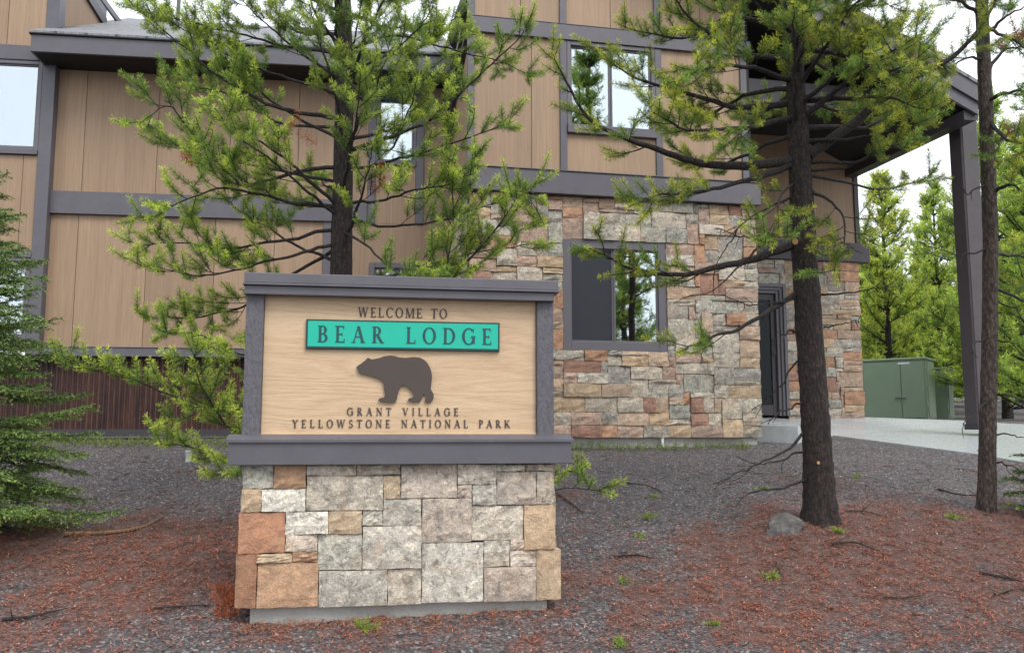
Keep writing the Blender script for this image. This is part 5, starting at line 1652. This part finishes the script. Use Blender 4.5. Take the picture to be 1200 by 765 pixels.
pile = Needles()
for i in range(260):
    u = rng.uniform(S(290, 715)[0], S(650, 712)[0]); n_ = 0.02 + abs(rng.normal(0, 0.07))
    c = SP.pt(u, n_, 0); c.z = gz(c.x, c.y) + 0.004
    a = rng.uniform(0, 6.28)
    pile.path(np.array([tuple(c), (c.x + 0.04 * math.cos(a), c.y + 0.04 * math.sin(a), c.z + 0.012)]), 160, 0.035, 0.0028, (0.30, 0.11, 0.06), (0.38, 0.17, 0.09), (0.4, 1.5))
o = pile.build('needle_drift', M['litter'], None)
tag(o, 'thin drift of rusty needles along the front of the sign footing', 'pine needles', kind='stuff')

# small white marker by the wing
mk = P(221.5, 526, 9.6)
q = MB()
zz = gz(mk.x, 9.6)
V, F_ = tube([(mk.x, 9.6, zz - 0.05), (mk.x, 9.6, zz + 0.10), (mk.x, 9.6, zz + 0.105), (mk.x, 9.6, zz + 0.12)], [0.03, 0.03, 0.036, 0.036], 12)
o = np_obj('cleanout_pipe', V, F_, M['white_pvc'], None, origin=(mk.x, 9.6, zz))
tag(o, 'small white plastic pipe standing in the gravel by the rusty skirt', 'pipe')

# ---- loose needles and gravel on the near ground: nobody could count them
def scatter_litter(n):
    x = rng.uniform(-5.2, 6.0, n * 3); y = 3.9 + (10.8 - 3.9) * rng.uniform(0, 1, n * 3) ** 1.5
    keep = rng.uniform(0, 1, n * 3) < litter_density(x, y) * np.clip(0.55 + 1.1 * vnoise(x, y, 30.0, 21) + 0.8 * vnoise(x, y, 70.0, 22), 0.03, 1.3) + 0.02
    x, y = x[keep][:n], y[keep][:n]
    m = len(x)
    z = ground_z(x, y) + 0.006 + rng.uniform(0, 0.012, m)
    a = rng.uniform(0, 2 * np.pi, m); e = rng.normal(0.0, 0.22, m)
    L = rng.uniform(0.018, 0.048, m); w = rng.uniform(0.0010, 0.0023, m)
    d = np.stack([np.cos(a) * np.cos(e), np.sin(a) * np.cos(e), np.sin(e)], 1)
    s = np.stack([-np.sin(a), np.cos(a), np.zeros(m)], 1)
    p = np.stack([x, y, z], 1)
    V = np.empty((m, 3, 3))
    V[:, 0] = p - s * w[:, None] * 1.35; V[:, 1] = p + s * w[:, None] * 1.35
    V[:, 2] = p + d * L[:, None]
    base = np.array([[0.46, 0.145, 0.082], [0.35, 0.105, 0.062], [0.19, 0.065, 0.044], [0.50, 0.26, 0.16], [0.07, 0.034, 0.026]])
    c = base[rng.choice(5, m, p=[.3, .28, .2, .1, .12])] * rng.uniform(0.75, 1.2, (m, 1))
    o = np_obj('needle_litter', V.reshape(-1, 3), np.arange(m * 3).reshape(-1, 3), M['litter'], None, col=np.repeat(c, 3, axis=0))
    tag(o, 'rusty fallen pine needles strewn over the gravel', 'pine needles', kind='stuff')
scatter_litter(290000)

def scatter_twigs(n):
    wd = Wood()
    x = rng.uniform(-4.5, 5.5, n); y = 4.1 + 6.0 * rng.uniform(0, 1, n) ** 1.3
    for i in range(n):
        a = rng.uniform(0, 6.28); L = rng.uniform(0.03, 0.14)
        px = x[i] + np.cos(a) * L * np.array([0, 0.5, 1]) + rng.normal(0, 0.006, 3)
        py = y[i] + np.sin(a) * L * np.array([0, 0.5, 1]) + rng.normal(0, 0.006, 3)
        pz = ground_z(px, py) + 0.008 + np.array([0, 0.004, abs(rng.normal(0, 0.012))])
        r = rng.uniform(0.0015, 0.004)
        wd.tube(np.stack([px, py, pz], 1), [r, r * 0.9, r * 0.5], 4)
    o = np_obj('twig_litter', np.concatenate(wd.V), np.concatenate(wd.F), M['stick'], None)
    tag(o, 'small broken twigs scattered over the gravel and needles', 'twigs', kind='stuff')
scatter_twigs(800)

def scatter_gravel(n):
    x = rng.uniform(-5.2, 6.2, n); y = 3.9 + (11 - 3.9) * rng.uniform(0, 1, n) ** 1.5
    z = ground_z(x, y)
    r = 0.0035 + 0.006 * rng.uniform(0, 1, n) ** 3
    octa = np.array([[1, 0, 0], [0, 1, 0], [-1, 0, 0], [0, -1, 0], [0, 0, 0.8], [0, 0, -0.8]], float)
    fc = np.array([[0, 1, 4], [1, 2, 4], [2, 3, 4], [3, 0, 4]])
    a = rng.uniform(0, 6.28, n); ca, sa = np.cos(a)[:, None], np.sin(a)[:, None]
    v = octa[None] * (1 + 0.3 * rng.standard_normal((n, 6, 1)))
    vx = v[:, :, 0] * ca - v[:, :, 1] * sa; vy = v[:, :, 0] * sa + v[:, :, 1] * ca
    V = np.stack([vx, vy, v[:, :, 2]], -1) * r[:, None, None] + np.stack([x, y, z + r * 0.35], 1)[:, None, :]
    F = (fc[None] + (np.arange(n) * 6)[:, None, None]).reshape(-1, 3)
    g_ = rng.uniform(0.04, 0.135, n) + (rng.uniform(0, 1, n) > 0.97) * 0.32
    c = np.stack([g_ * 1.02, g_ * 0.95, g_ * 1.0], 1)
    o = np_obj('loose_gravel', V.reshape(-1, 3), F, M['pebble'], None, col=np.repeat(c, 6, axis=0))
    tag(o, 'loose grey gravel stones scattered over the ground', 'gravel', kind='stuff')
scatter_gravel(45000)

# thin grass along the foot of the walls
gr = Needles()
for i in range(900):
    if i < 600: p = P(rng.uniform(40, 290), 517, 11.2 + rng.uniform(-.35, .5))
    else: p = P(rng.uniform(655, 880), 515, 10.72 + rng.uniform(-.1, .12) + 0.0)
    z0 = gz(p.x, p.y)
    h = rng.uniform(0.02, 0.07)
    e = np.array([p.x + rng.normal(0, .02), p.y + rng.normal(0, .02), z0 + h])
    gr.path(np.array([[p.x, p.y, z0], e]), 130, 0.05, 0.006, (0.12, 0.17, 0.04), (0.19, 0.23, 0.06), (0.1, 0.7))
o = gr.build('grass', M['needle'], None)
tag(o, 'thin green grass along the foot of the lodge walls', 'grass', kind='stuff')
